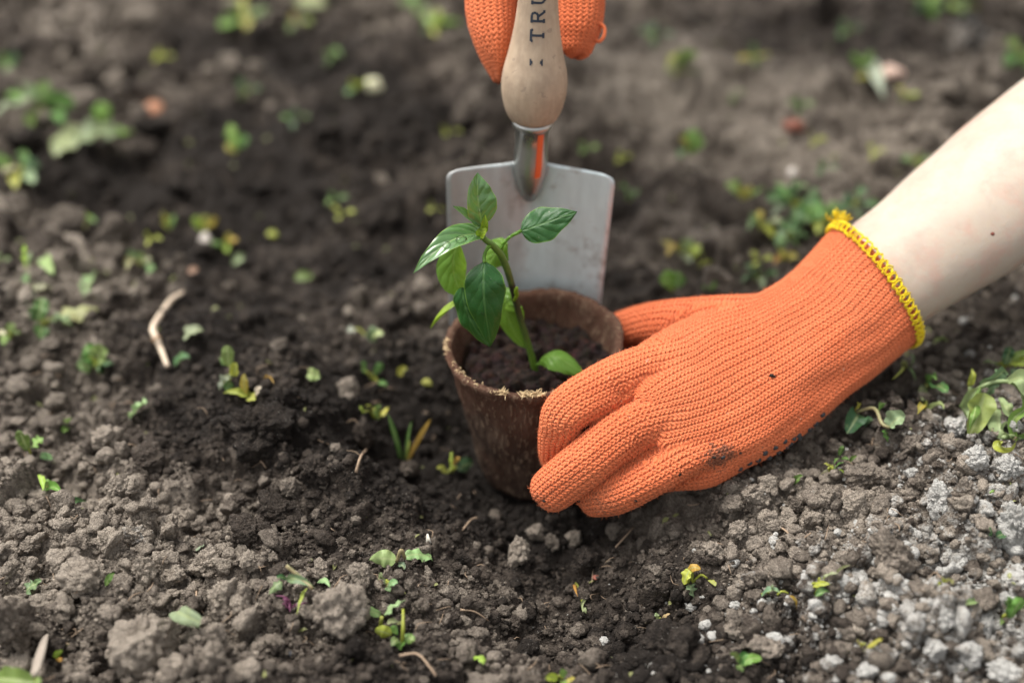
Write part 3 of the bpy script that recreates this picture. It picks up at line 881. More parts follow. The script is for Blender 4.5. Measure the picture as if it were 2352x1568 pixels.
for strand in range(2):                                            # the two edge strands
    P_ = []
    for k in range(NL * 6 + 1):
        ph = k / 6.0; th = 2 * math.pi * ph / NL
        al = (-0.0010 if strand else 0.0034) + 0.0007 * math.sin(2 * math.pi * ph + strand * 2.2); ou = 0.0008 + 0.0004 * math.cos(2 * math.pi * ph)
        P_.append((*cuff(th + rg.uniform(-0.010, 0.010), al + rg.uniform(-0.0006, 0.0006), ou), 0.00042))
    tube(mb, P_, 5, 1)
for k in range(NL):                                                # the loops between them
    th0 = 2 * math.pi * (k + 0.5) / NL + rg.uniform(-.012, .012); sz = rg.uniform(0.8, 1.15)
    for rep in range(2):
        P_ = []
        for j in range(11):
            a = 2 * math.pi * j / 10
            P_.append((*cuff(th0 + 0.046 * math.cos(a) * sz + rep * .006, 0.0012 + 0.0024 * math.sin(a) * sz + rg.uniform(-.0002, .0002), 0.0011 + 0.0005 * math.cos(2 * a) + rep * .0003), 0.00036))
        tube(mb, P_, 5, 1)
trim = mb.build('cuff_trim', M['yellow'], glove)
mb = MB()
cc = cuff(-math.pi / 2 + 0.15, -0.002, 0.001)
for k in range(34):                                                # knotted tuft of yarn ends
    d = Vector((rg.gauss(-0.1, 0.6), rg.gauss(0, 0.5), rg.gauss(0.7, 0.5))).normalized()
    s = cc + Vector((rg.gauss(0.001, 0.0018), rg.gauss(0, 0.0015), rg.gauss(0, 0.0008)))
    e = s + d * rg.uniform(0.003, 0.0065)
    tube(mb, [(*s, .0005), (*((s + e) / 2 + Vector((rg.gauss(0, .0008), rg.gauss(0, .0008), rg.gauss(0, .0008)))), .00045), (*e, .0003)], 4, 2)
mb.build('yarn_tuft', M['yellow'], glove)
# --- black grip dots that wrap round from the palm
M['rubber'] = plain('grip_rubber', (0.045, 0.045, 0.048), 0.6, 0.4, 0, 0.3, 900, 0.0003)
from mathutils.bvhtree import BVHTree
gm = glove.data
gv = [v.co + Vector(PORG) for v in gm.vertices]
bvh = BVHTree.FromPolygons(gv, [tuple(p.vertices) for p in gm.polygons])
def on_glove(px, py):
    r = ray(px, py).normalized()
    h = bvh.ray_cast(CAMPOS, r)
    return h
dots = [(1742, 1056), (1757, 1040), (1768, 1054), (1780, 1028), (1790, 1042), (1802, 1013), (1809, 1030), (1818, 1022), (1834, 998), (1840, 1010), (1862, 990), (1890, 953), (1700, 1076), (1722, 1064), (1824, 1006), (1660, 1050), (1876, 978)]
v1, f1 = ICO[2]
for x, y in dots:
    h = None
    for k in range(14):
        h = on_glove(x - k * 1.5, y - k * 2.5)
        if h[0] is not None: break
    if h[0] is None: continue
    q_ = h[1].to_track_quat('Z', 'Y').to_matrix()
    mb = MB(); r = rg.uniform(0.0013, 0.0017)
    mb.add([h[0] + q_ @ Vector((p[0] * r, p[1] * r, p[2] * r * 0.6)) for p in v1], [tuple(f) for f in f1])
    mb.build('grip_dot', M['rubber'], glove)
for k in range(60):                                                # rows of dots over the hidden palm
    i = rg.randrange(14, 62); th = math.pi + rg.uniform(-1.0, 1.0)
    c = Vector(hand.c[i]) + Vector(hand.A[i]) * hand.rx[i] * math.sin(th) - Vector(hand.B[i]) * hand.ry[i] * math.cos(th)
    h = bvh.find_nearest(c)
    mb = MB(); q_ = h[1].to_track_quat('Z', 'Y').to_matrix()
    mb.add([h[0] + q_ @ Vector((p[0] * .0012, p[1] * .0012, p[2] * .0008)) for p in v1], [tuple(f) for f in f1])
    mb.build('grip_dot', M['rubber'], glove)
# --- a few crumbs of soil stuck on the knit
for x, y, r in [(1772, 862, .0009), (1778, 864, .0006), (1640, 1050, .0007), (1700, 1040, .0006), (1330, 1150, .0008), (1250, 1150, .0007), (1460, 1150, .0007), (1560, 1090, .0007)]:
    h = on_glove(x, y)
    if h[0] is None: continue
    mb = MB(); mb.add([h[0] + Vector((p[0] * r * 1.3, p[1] * r, p[2] * r)) * (1 + .3 * mnoise.noise(Vector(p) * 2 + Vector((x, 0, 0)))) for p in v1], [tuple(f) for f in f1])
    mb.build('soil_speck', plain('soil_speck', (.03, .022, .018), .9, .2), glove)
# --- short cotton fuzz standing off the knit
M['fuzz'] = plain('cotton_fuzz', (0.80, 0.24, 0.10), 1.0, 0.05, 0.3, 0.1)
mb = MB()
nv = len(gm.vertices)
for k in range(9000):
    i = rg.randrange(nv); v = gm.vertices[i]; p = gv[i]; nn = v.normal
    d = (nn * rg.uniform(0.4, 1.0) + Vector((rg.gauss(0, .6), rg.gauss(0, .6), rg.gauss(0, .6)))).normalized()
    L = rg.uniform(0.0008, 0.0022); w = d.cross(Vector((rg.gauss(0, 1), rg.gauss(0, 1), rg.gauss(0, 1)))).normalized() * 0.00006
    m_ = p + d * L * 0.6; e = m_ + (d + Vector((rg.gauss(0, .7), rg.gauss(0, .7), rg.gauss(0, .7)))).normalized() * L * 0.5
    mb.add([p - w, p + w, m_ + w * 0.8, m_ - w * 0.8, e], [(0, 1, 2, 3), (3, 2, 4)])
fz = mb.build('yarn_fuzz', M['fuzz'], glove); fz['kind'] = 'stuff'
# --- mole on the forearm
# --- the far glove, its fingers closed round the trowel handle
def hand2():
    pr = [(*un(1232, -150, .695), .030, .017), (*un(1236, -260, .700), .038, .019), (*un(1240, -420, .712), .041, .021), (*un(1240, -560, .730), .036, .021), (*un(1225, -680, .75), .031, .022), (*un(1190, -800, .775), .033, .025)]
    S = cr(pr, 7)
    A = np.tile(np.array([1.0, 0, 0]), (len(S), 1))
    return Tube(S[:, :3], A, S[:, 3], S[:, 4], 70)
h2 = hand2()
f_a = finger([(1130, -170, .690, .0120), (1126, -60, .688, .0122), (1127, 20, .686, .0116), (1133, 85, .684, .0097), (1138, 140, .684, .0064), (1141, 180, .684, .0028)])
f_b = finger([(1322, -170, .690, .0125), (1331, -60, .689, .0127), (1334, 15, .688, .0118), (1331, 62, .687, .0106), (1326, 98, .687, .0082)])
f_c = finger([(1180, -170, .702, .0105), (1178, -60, .706, .0105), (1190, 10, .712, .0100), (1205, 50, .716, .0085)])
for f in (f_a, f_b, f_c): set_uv(f, h2)
glove2 = make_glove([h2, f_a, f_b, f_c], person, voxel=0.0009, smooth=4)
mb = MB()                                                          # pulled yarn loop at the side of the thumb tip
p0 = un(1372, 55, .684); L_ = [un(1374, 52, .683), un(1388, 64, .683), un(1387, 84, .683), un(1376, 96, .684), un(1366, 90, .686)]
tube(mb, [(*p, .0009) for p in L_], 6, 5)
mb.build('yarn_loop', M['knit'], glove2)
# ------------------------------------------------------------------ POT
def pot_material():
    m, nt, bs = newmat('peat_fibre')
    q = N(nt); P = q.tc('Object')
    st = q.mapping(P, (1, 1, 0.35))
    n1 = q.noise(st, 160, 5, 0.65); n2 = q.noise(P, 40, 3); n3 = q.noise(q.mapping(P, (1, 1, 0.2)), 700, 3)
    c = q.ramp(n1, [(0.25, (0.026, 0.016, 0.012)), (0.5, (0.058, 0.036, 0.026)), (0.75, (0.135, 0.095, 0.068))])
    c = q.mix(q.ramp(n2, [(0.4, 0.0), (0.7, 0.6)]), c, (0.080, 0.036, 0.022))
    z = q.sep(P)[2]
    c = q.mix(q.m('MULTIPLY', q.ramp(q.m('ADD', q.m('MULTIPLY', z, 13.0), q.m('MULTIPLY', n2, 0.5)), [(0.85, 0.0), (1.25, 1.0)]), 0.45), c, (0.120, 0.057, 0.036))
    c = q.mix(q.m('MULTIPLY', q.m('GREATER_THAN', n3, 0.60), 0.5), c, (0.24, 0.17, 0.115))
    q.link(c, bs.inputs['Base Color'])
    bs.inputs['Roughness'].default_value = 0.95; bs.inputs['Specular IOR Level'].default_value = 0.12
    b = q.bump(n1, 1.0, 0.0026); b = q.bump(n3, 0.9, 0.0010, b); b = q.bump(q.noise(P, 900, 4, 0.7), 0.8, 0.0008, b)
    nt.links.new(b, bs.inputs['Normal'])
    return m
M['peat'] = pot_material()
POTZ0, POTZ1, PR0, PR1 = -0.022, 0.0555, 0.0310, 0.0427
TILT = Matrix.Rotation(R(-3.5), 3, 'Y')
PC = Vector((0.0020, 0.0, 0.0))
def pot_pt(th, r, z):
    return PC + TILT @ Vector((math.cos(th) * r, math.sin(th) * r, z))
mb = MB()
prof = []
H_ = POTZ1 - POTZ0
for k in range(27):
    t = k / 26; prof.append((PR0 + (PR1 - PR0) * t ** 0.9 + (0.0008 if t > 0.93 else 0), POTZ0 + H_ * t))
prof += [(PR1 - 0.0005, POTZ1 + 0.0007), (PR1 - 0.0022, POTZ1 + 0.0006), (PR1 - 0.0034, POTZ1 - 0.0010)]
for k in range(18):
    t = 1 - (k + 1) / 18; prof.append((PR0 - 0.003 + (PR1 - PR0) * t ** 0.9, POTZ0 + 0.004 + (H_ - 0.006) * t))
n = 144
vs, fs = [], []
for i, (r, z) in enumerate(prof):
    for k in range(n):
        th = 2 * math.pi * k / n
        q_ = Vector((math.cos(th) * 2.2, math.sin(th) * 2.2, z * 40))
        rr = r + 0.0011 * mnoise.noise(q_ * 1.1) + 0.0006 * mnoise.noise(Vector((math.cos(th) * 11, math.sin(th) * 11, z * 180)) + Vector((0, 0, i * .01))) + 0.00035 * mnoise.noise(Vector((math.cos(th) * 34, math.sin(th) * 34, z * 700)))
        zz = z + (z - POTZ0) / H_ * (0.0012 * mnoise.noise(Vector((math.cos(th) * 1.4, math.sin(th) * 1.4, 4.0))) + (0.0010 if 25 < i < 31 else 0.0) * mnoise.noise(Vector((math.cos(th) * 15, math.sin(th) * 15, 9.0))))
        vs.append(pot_pt(th, rr, zz))
for i in range(len(prof) - 1):
    for k in range(n):
        a, b = i * n + k, i * n + (k + 1) % n
        fs.append((a, b, b + n, a + n))
fs.append(tuple(range(n - 1, -1, -1))); fs.append(tuple((len(prof) - 1) * n + k for k in range(n)))
mb.add(vs, fs)
pot = mb.build('peat_pot', M['peat'], origin=(0, 0, POTZ0))
tag(pot, 'round brown peat fibre pot with frayed rim holding the pepper seedling', 'plant pot')
M['straw'] = plain('straw', (0.60, 0.45, 0.26), 0.85, 0.2, 0, 0.5, 700)
rg = random.Random(8)
def tufts(th0, th1, n_, L0, name='rim_fibre'):
    mb = MB()
    for k in range(n_):
        th = R(rg.uniform(th0, th1))
        s = pot_pt(th, PR1 - rg.uniform(-0.0005, 0.002), POTZ1 + 0.0003)
        d = Vector((math.cos(th) * rg.uniform(-0.3, 0.9) + rg.gauss(0, .6), math.sin(th) * rg.uniform(-0.3, 0.9) + rg.gauss(0, .4), rg.uniform(0.1, 1.0))).normalized()
        L = rg.uniform(0.5, 1.2) * L0
        m_ = s + d * L * 0.5 + Vector((rg.gauss(0, .0006), rg.gauss(0, .0006), rg.gauss(0, .0004))); e = s + d * L + Vector((0, 0, -L * 0.25))
        tube(mb, [(*(s - d * 0.001), .00030), (*m_, .00026), (*e, .00010)], 4, 2)
    return mb.build(name, M['straw'], pot)
tufts(247, 253, 26, 0.0030); tufts(261, 276, 60, 0.0030); tufts(174, 192, 26, 0.0018); tufts(200, 245, 30, 0.0018); tufts(276, 300, 12, 0.0018)
# potting soil inside, level 14 mm under the rim
def peat_soil():
    m, nt, bs = newmat('potting_soil')
    q = N(nt); P = q.pos()
    n1 = q.noise(P, 330, 4, 0.65)
    c = q.ramp(n1, [(0.3, (0.007, 0.005, 0.0045)), (0.58, (0.024, 0.013, 0.010)), (0.75, (0.085, 0.040, 0.025))])
    v = nt.nodes.new('ShaderNodeTexVoronoi'); q.link(P, v.inputs['Vector']); v.inputs['Scale'].default_value = 300
    q.link(q.mix(0.35, c, q.mix(1.0, c, v.outputs['Color'], 'MULTIPLY')), bs.inputs['Base Color'])
    bs.inputs['Roughness'].default_value = 0.9; bs.inputs['Specular IOR Level'].default_value = 0.2
    nt.links.new(q.bump(q.noise(P, 700, 4, 0.7), 0.9, 0.0012), bs.inputs['Normal'])
    return m
M['psoil'] = peat_soil()
rgn = np.random.default_rng(4)
gx = np.linspace(-0.045, 0.045, 150); GX, GY = np.meshgrid(gx, gx)
PSZ = 0.0385 + 0.0022 * fbm(GX * 60, GY * 60, 3, 4) - 0.004 * np.exp(-((GX - .012) ** 2 + (GY - .012) ** 2) / .02 ** 2)
for k in range(1500):
    cx, cy = rgn.uniform(-.044, .044, 2); r = 0.0008 * (0.0042 / 0.0008) ** (rgn.random() ** 1.8)
    d2 = ((GX - cx) ** 2 + ((GY - cy) * rgn.uniform(1, 1.6)) ** 2) / r ** 2
    i, j = int((cy + .045) / .09 * 149), int((cx + .045) / .09 * 149)
    h = PSZ[i, j] + r * rgn.uniform(.3, .9) * np.sqrt(np.clip(1 - d2, 0, 1))
    PSZ = np.where((d2 < 1) & (h > PSZ), h, PSZ)
def psz(x, y): return float(PSZ[int(np.clip((y + .045) / .09 * 149, 0, 149)), int(np.clip((x + .045) / .09 * 149, 0, 149))])
RR = np.hypot(GX, GY)
vidx = -np.ones(GX.shape, int); inside = RR < 0.0390
vidx[inside] = np.arange(inside.sum())
co = np.stack([GX[inside] + 0.0038, GY[inside], PSZ[inside] + GX[inside] * 0.06], 1)
fq = []
for i in range(149):
    for j in range(149):
        a = (vidx[i, j], vidx[i, j + 1], vidx[i + 1, j + 1], vidx[i + 1, j])
        if min(a) >= 0: fq.append(a)
ps = npmesh('potting_soil', co, np.array(fq), M['psoil'])
tag(ps, 'dark reddish potting soil filling the peat pot', 'potting soil', None, 'stuff')
# ------------------------------------------------------------------ PEPPER SEEDLING
def leaf_material(name, base, vein, under, rough=0.42, spec=0.4, *,  trans=0.25, nlat=5.2, quilt=0.0007, edge=None):
    m, nt, bs = newmat(name)
    q = N(nt)
    uv = nt.nodes.new('ShaderNodeUVMap').outputs[0]
    x = q.sep(uv)
    u, s = x[0], x[1]                                              # along 0..1, across -1..1
    sa = q.m('ABSOLUTE', s)
    mid = q.ramp(sa, [(0.0, 1.0), (0.035, 0.9), (0.075, 0.0)])
    wob = q.m('MULTIPLY', q.m('SUBTRACT', q.noise(q.pos(), 160, 2), 0.5), 0.7)
    ph = q.m('ADD', q.m('SUBTRACT', q.m('MULTIPLY', u, nlat), q.m('MULTIPLY', q.m('POWER', sa, 0.8), 1.9)), wob)
    lt = q.m('ABSOLUTE', q.m('SUBTRACT', q.m('FRACT', ph), 0.5))
    lat = q.ramp(lt, [(0.0, 1.0), (0.035, 0.75), (0.085, 0.0)])
    lat = q.m('MULTIPLY', lat, q.m('SUBTRACT', 1.0, q.m('MULTIPLY', sa, 0.75)))
    net = q.ramp(q.voro(q.pos(), 420, 'DISTANCE_TO_EDGE'), [(0.0, 0.5), (0.09, 0.0)])
    vn = q.m('MAXIMUM', mid, q.m('MULTIPLY', lat, 0.36)); vn = q.m('MAXIMUM', vn, q.m('MULTIPLY', net, 0.25))
    c = q.mix(q.noise(q.pos(), 130, 3), tuple(k * 0.75 for k in base), tuple(k * 1.3 for k in base))
    c = q.mix(q.m('MULTIPLY', vn, 0.7), c, vein)
    if edge:
        c = q.mix(q.ramp(sa, [(0.93, 0.0), (0.985, 0.8)]), c, edge)
    c = q.mix(q.m('MULTIPLY', q.ramp(q.noise(q.pos(), 240, 4, .65), [(0.60, 0.0), (0.72, 1.0)]), 0.30), c, tuple(k * 0.5 + 0.10 for k in base))
    c = q.mix(q.m('MULTIPLY', q.m('GREATER_THAN', q.noise(q.pos(), 520, 2), 0.74), 0.7), c, (0.24, 0.21, 0.17))
    bk = nt.nodes.new('ShaderNodeNewGeometry').outputs['Backfacing']
    c = q.mix(q.m('MULTIPLY', bk, 0.8), c, under)
    q.link(c, bs.inputs['Base Color'])
    bs.inputs['Roughness'].default_value = rough
    bs.inputs['Specular IOR Level'].default_value = spec
    hgt = q.m('SUBTRACT', q.m('MULTIPLY', q.m('SINE', q.m('MULTIPLY', q.m('FRACT', q.m('ADD', ph, 0.5)), math.pi)), 0.8), q.m('MULTIPLY', mid, 0.9))
    b = q.bump(hgt, 0.45, quilt); b = q.bump(q.noise(q.pos(), 900, 3), 0.3, 0.0003, b)
    nt.links.new(b, bs.inputs['Normal'])
    tr = nt.nodes.new('ShaderNodeBsdfTranslucent')
    q.link(q.mix(0.5, c, (0.30, 0.50, 0.03)), tr.inputs['Color'])
    mx = nt.nodes.new('ShaderNodeMixShader'); mx.inputs[0].default_value = trans
    nt.links.new(bs.outputs[0], mx.inputs[1]); nt.links.new(tr.outputs[0], mx.inputs[2])
    nt.links.new(mx.outputs[0], nt.nodes['Material Output'].inputs['Surface'])
    return m
M['leaf_dark'] = leaf_material('leaf_dark', (0.014, 0.070, 0.014), (0.07, 0.16, 0.045), (0.08, 0.18, 0.05), 0.46, 0.32, trans=0.14, edge=(0.14, 0.27, 0.04))
M['leaf_mid'] = leaf_material('leaf_mid', (0.085, 0.190, 0.060), (0.24, 0.36, 0.12), (0.15, 0.28, 0.05), 0.25, 0.8, trans=0.22, edge=(0.24, 0.38, 0.05))  # pale base: sky sheen painted into the leaf colour
M['leaf_light'] = leaf_material('leaf_light', (0.12, 0.25, 0.030), (0.22, 0.36, 0.07), (0.20, 0.36, 0.04), 0.45, 0.4, trans=0.42)
M['leaf_yellow'] = leaf_material('leaf_yellow', (0.26, 0.38, 0.025), (0.36, 0.46, 0.07), (0.28, 0.38, 0.04), 0.45, 0.4, trans=0.4)
PEP = (.60, .98)
OVAL = [(0, .05), (.08, .40), (.2, .72), (.4, 1.0), (.6, 1.0), (.78, .8), (.9, .48), (.96, .25), (1, .0)]
LANC = [(0, .10), (.1, .45), (.25, .85), (.4, 1.0), (.6, .85), (.8, .5), (.93, .2), (1, .0)]
def prof_at(pr, t):
    if len(pr) == 2:                                               # smooth ovate outline
        p, q_ = pr; m_ = p / (p + q_)
        return (max(t, 0) ** p * max(1 - t, 0) ** q_) / (m_ ** p * (1 - m_) ** q_) + 0.03 * (1 - t)
    for (a, x), (b, y) in zip(pr, pr[1:]):
        if t <= b: return x + (y - x) * (t - a) / (b - a)
    return 0.0
def leaf_geo(mb, base, ctrl, tip, width, up, pr=PEP, fold=0.25, nu=16, nv=4, curl=0.0, wave=0.0, twist=0.0, seed=0, ctrl2=None):
    base, ctrl, tip = Vector(base), Vector(ctrl), Vector(tip)
    c2 = Vector(ctrl2) if ctrl2 is not None else None
    up = Vector(up).normalized()
    vs, fs, uv = [], [], []
    for i in range(nu + 1):
        t = i / nu
        if c2 is None:
            p = base * (1 - t) ** 2 + ctrl * 2 * t * (1 - t) + tip * t * t; T = (ctrl - base) * (1 - t) + (tip - ctrl) * t
        else:
            p = base * (1 - t) ** 3 + ctrl * 3 * t * (1 - t) ** 2 + c2 * 3 * t * t * (1 - t) + tip * t ** 3
            T = (ctrl - base) * (1 - t) ** 2 + (c2 - ctrl) * 2 * t * (1 - t) + (tip - c2) * t * t
        T.normalize()
        Sd = T.cross(up)
        if Sd.length < 1e-4: Sd = T.orthogonal()
        Sd.normalize()
        if twist: Sd = Matrix.Rotation(twist * t, 3, T) @ Sd
        Nn = Sd.cross(T).normalized()
        w = width * 0.5 * prof_at(pr, t)
        for k in range(-nv, nv + 1):
            s = k / nv
            w = width * 0.5 * prof_at(pr, t) * (1 + 0.07 * mnoise.noise(Vector((t * 5 + seed * 3.1, 0 if s < 0 else 7, seed))))
            h = fold * abs(s) * w - curl * s * s * w + 0.07 * width * 0.5 * mnoise.noise(Vector((t * 6, s * 2.2, seed * 5.3))) + wave * w * abs(s) * math.sin(t * 17 + seed + (1.3 if s > 0 else 0))
            vs.append(p + Sd * (s * w * (1 - 0.25 * min(abs(fold), 1) * abs(s))) + Nn * h)
            uv.append((t, s))
    m = 2 * nv + 1
    for i in range(nu):
        for k in range(m - 1):
            a = i * m + k
            fs.append((a, a + 1, a + m + 1, a + m))
    mb.add(vs, fs, uv)
M['stem'] = plain('seedling_stem', (0.13, 0.20, 0.035), 0.45, 0.4, 0, 0.9, 90)
M['stem_dark'] = plain('stem_dark', (0.045, 0.06, 0.02), 0.45, 0.4, 0, 0.6, 120)
sb = on_y(1228, 852, -0.001)
seedling = empty('pepper_seedling', sb)
tag(seedling, 'young pepper seedling with glossy green leaves growing in the peat pot', 'seedling')
def sy(x, y, yy, r): return (*on_y(x, y, yy), r)
mb = MB()
tube(mb, [sy(1231, 866, -.001, .0019), sy(1226, 838, -.001, .0017), sy(1212, 786, .000, .0016), sy(1194, 728, .001, .0016), sy(1180, 672, .001, .0016), sy(1166, 622, .001, .0017), sy(1150, 585, .001, .0017), sy(1130, 562, .000, .0016), sy(1112, 548, -.001, .0013), sy(1108, 532, -.001, .0009)], 12, 6)
def stem_mat():
    m, nt, bs = newmat('pepper_stem')
    q = N(nt)
    z = q.sep(q.pos())[2]
    f = q.m('ADD', q.m('DIVIDE', q.m('SUBTRACT', z, 0.042), 0.062), q.m('MULTIPLY', q.m('SUBTRACT', q.noise(q.pos(), 160, 3), 0.5), 0.5))
    c = q.ramp(f, [(0.05, (0.10, 0.19, 0.022)), (0.42, (0.045, 0.065, 0.016)), (0.72, (0.024, 0.020, 0.014)), (0.95, (0.10, 0.18, 0.025))])
    q.link(c, bs.inputs['Base Color']); bs.inputs['Roughness'].default_value = 0.42
    nt.links.new(q.bump(q.noise(q.mapping(q.pos(), (1, 1, .2)), 600, 3), 0.4, 0.0004), bs.inputs['Normal'])
    return m
mb.build('stem', stem_mat(), seedling)
mb = MB(); tube(mb, [sy(1181, 690, .000, .0008), sy(1187, 678, -.0015, .0010), sy(1185, 668, -.002, .0011), sy(1188, 660, -.0025, .0007)], 7, 4)
mb.build('bud', M['leaf_yellow'], seedling)
UP = Vector((0, 0, 1))
CAMDIR = Vector((0, -0.8, 0.6))
def droplet(parent, c, r, n):
    mb = MB(); v, f = ICO[3]
    qm = Vector(n).to_track_quat('Z', 'Y').to_matrix()
    mb.add([Vector(c) + qm @ Vector((p[0] * r, p[1] * r * 0.8, p[2] * r * 0.45)) for p in v], [tuple(k) for k in f])
    return mb.build('water_droplet', M['water'], parent)
m, nt, bs = newmat('water'); 
gl = nt.nodes.new('ShaderNodeBsdfGlossy'); gl.inputs['Roughness'].default_value = 0.03
tp_ = nt.nodes.new('ShaderNodeBsdfTransparent'); fr = nt.nodes.new('ShaderNodeFresnel'); fr.inputs['IOR'].default_value = 1.33
mx = nt.nodes.new('ShaderNodeMixShader')
nt.links.new(fr.outputs[0], mx.inputs[0]); nt.links.new(tp_.outputs[0], mx.inputs[1]); nt.links.new(gl.outputs[0], mx.inputs[2])
nt.links.new(mx.outputs[0], nt.nodes['Material Output'].inputs['Surface']); M['water'] = m
def pleaf(mat, b, c, t, width, up, petiole=None, c2=None, drops=(), **kw):
    """b, c, t: (px, py, y) points of the leaf's midrib."""
    B, C_, T_ = on_y(*b), on_y(*c), on_y(*t)
    mb = MB()
    w = width / FPX * depth_of((B + T_) / 2)
    leaf_geo(mb, B, C_, T_, w, up, nu=22, nv=6, ctrl2=on_y(*c2) if c2 else None, **kw)
    n = len(mb.v)
    o = mb.build('leaf', M[mat], seedling)
    if petiole:
        mb2 = MB(); tube(mb2, [sy(*p) for p in petiole], 8, 5)
        mb2.build('petiole', M['leaf_light'] if mat != 'leaf_yellow' else M['leaf_yellow'], o)
    for (iu, iv, r) in drops:
        k = iu * 13 + iv
        p = Vector(mb.v[k]); a = Vector(mb.v[k + 13]) - p; bb = Vector(mb.v[k + 1]) - p
        nn = a.cross(bb).normalized()
        if nn.dot(CAMDIR) < 0: nn = -nn
        droplet(o, p + nn * r * 0.12, r, nn)
    return o
# right dark leaf on its long petiole
pleaf('leaf_dark', (1196, 531, .004), (1250, 512, .003), (1326, 486, .006), 84, CAMDIR + UP * 0.35, petiole=[(1148, 583, .001, .0008), (1155, 562, .002, .0008), (1172, 544, .003, .0008), (1198, 530, .004, .0009)], fold=-0.12, curl=0.12, wave=0.05, seed=1)
# big dark front leaf hanging down
pleaf('leaf_dark', (1113, 600, -.014), (1102, 665, -.030), (1128, 794, -.026), 98, CAMDIR + UP * 0.2 + Vector((-0.15, 0, 0)), pr=(.5, .72), petiole=[(1128, 562, .000, .0008), (1117, 575, -.006, .0008), (1112, 590, -.011, .0008), (1113, 604, -.0145, .0009)], fold=-0.20, curl=0.20, wave=0.07, seed=2, drops=((6, 4, .0005), (15, 7, .0009)))
# its neighbour, half hidden behind
pleaf('leaf_dark', (1062, 660, -.012), (1062, 730, -.018), (1126, 797, -.020), 80, CAMDIR + Vector((-0.5, 0.1, 0)), fold=-0.2, curl=0.25, wave=0.1, seed=3)
# long leaf to the left carrying drops
pleaf('leaf_mid', (1112, 541, -.002), (1045, 520, -.012), (949, 628, -.024), 66, UP * 0.8 + CAMDIR * 0.6, fold=0.42, curl=0.1, wave=0.04, seed=4, drops=((9, 4, .0027), (13, 5, .0023), (5, 3, .0012)))
# light leaf hanging behind it
pleaf('leaf_light', (1052, 556, .004), (1024, 625, -.002), (1066, 680, -.004), 76, CAMDIR + Vector((0.35, 0, 0.1)), pr=OVAL, fold=-0.15, curl=0.2, seed=5)
# top leaf standing up
pleaf('leaf_mid', (1108, 516, -.001), (1092, 455, -.001), (1097, 396, .006), 90, CAMDIR * 0.9 + Vector((0.45, 0, -0.1)), fold=0.55, curl=0.15, wave=0.05, seed=6, drops=((6, 6, .0012),))
# small leaf at the top left
pleaf('leaf_mid', (1108, 529, -.003), (1075, 500, -.008), (1040, 473, -.010), 40, CAMDIR * 0.5 + UP, fold=0.5, curl=0.1, wave=0.06, seed=7)
# growing point
pleaf('leaf_yellow', (1103, 540, -.003), (1112, 520, -.006), (1114, 492, -.002), 24, CAMDIR + Vector((0.5, 0, 0)), fold=0.5, seed=8)
pleaf('leaf_yellow', (1100, 546, -.006), (1106, 535, -.009), (1116, 520, -.004), 26, CAMDIR + Vector((-0.3, 0, 0)), fold=0.4, seed=9)
# leaf behind the stem
pleaf('leaf_light', (1166, 560, .012), (1135, 570, .016), (1118, 622, .012), 64, CAMDIR + Vector((-0.2, 0, 0.2)), pr=OVAL, fold=-0.1, curl=0.3, seed=10)
# narrow yellow green leaf seen on edge
pleaf('leaf_yellow', (1068, 682, .000), (1012, 690, -.004), (988, 756, -.006), 26, Vector((0.2, 0.6, 1.0)), pr=LANC, fold=-0.9, curl=0.1, seed=11)
# pale seed leaf behind the stem
pleaf('leaf_light', (1186, 706, .004), (1150, 650, .006), (1206, 800, .000), 76, CAMDIR + Vector((-0.5, 0, 0)), pr=OVAL, c2=(1150, 730, .004), fold=-0.1, curl=0.2, petiole=[(1188, 708, .002, .0007), (1180, 702, .003, .0007), (1168, 690, .005, .0006)], seed=12)
# seed leaf arching over the soil
pleaf('leaf_light', (1236, 836, -.004), (1262, 786, -.008), (1345, 866, -.016), 62, UP + CAMDIR * 0.5, pr=OVAL, fold=-0.15, curl=0.3, petiole=[(1229, 850, -.001, .0007), (1231, 842, -.002, .0007), (1237, 835, -.004, .0007)], seed=13, drops=((7, 5, .0005), (10, 8, .0005)))
# ------------------------------------------------------------------ TROWEL
def metal(name, base, rough, met, stain_shade=True):
    m, nt, bs = newmat(name)
    q = N(nt); P = q.tc('Object')
    n1 = q.noise(P, 38, 4, 0.6); n2 = q.noise(q.mapping(P, (1, 1, 0.16)), 150, 4, .65)
    c = q.mix(q.m('MULTIPLY_ADD', n2, 0.7, q.m('MULTIPLY', n1, 0.45)), tuple(k * 0.62 for k in base), tuple(min(k * 1.22, 1) for k in base))
    if stain_shade:
        f = q.m('MULTIPLY', q.ramp(q.noise(P, 70, 5, 0.6), [(0.54, 0.0), (0.68, 1.0)]), 0.6)
        c = q.mix(f, c, (0.20, 0.15, 0.12))
        x = q.sep(P)[0]
        f2 = q.m('MULTIPLY', q.ramp(q.m('ADD', q.m('MULTIPLY', x, -9.0), q.noise(q.mapping(P, (1, 1, .35)), 45, 3)), [(0.42, 0.0), (0.75, 1.0)]), 0.7)
        c = q.mix(f2, c, (0.31, 0.285, 0.27))                      # shading of the curved blade painted in: left half browner
        zz = q.sep(P)[2]
        f3 = q.m('MULTIPLY', q.m('GREATER_THAN', q.m('ADD', q.m('MULTIPLY', zz, -7.0), q.noise(P, 110, 5, .7)), 1.12), 0.8)
        c = q.mix(f3, c, (0.055, 0.042, 0.034))                    # wet soil sticking towards the point
    q.link(c, bs.inputs['Base Color'])
    bs.inputs['Metallic'].default_value = met
    q.link(q.m('MULTIPLY_ADD', n1, 0.25, rough - 0.1), bs.inputs['Roughness'])
    nt.links.new(q.bump(n2, 0.25, 0.0004), bs.inputs['Normal'])
    return m
M['blade'] = metal('galvanised_blade', (0.66, 0.73, 0.74), 0.45, 0.40)
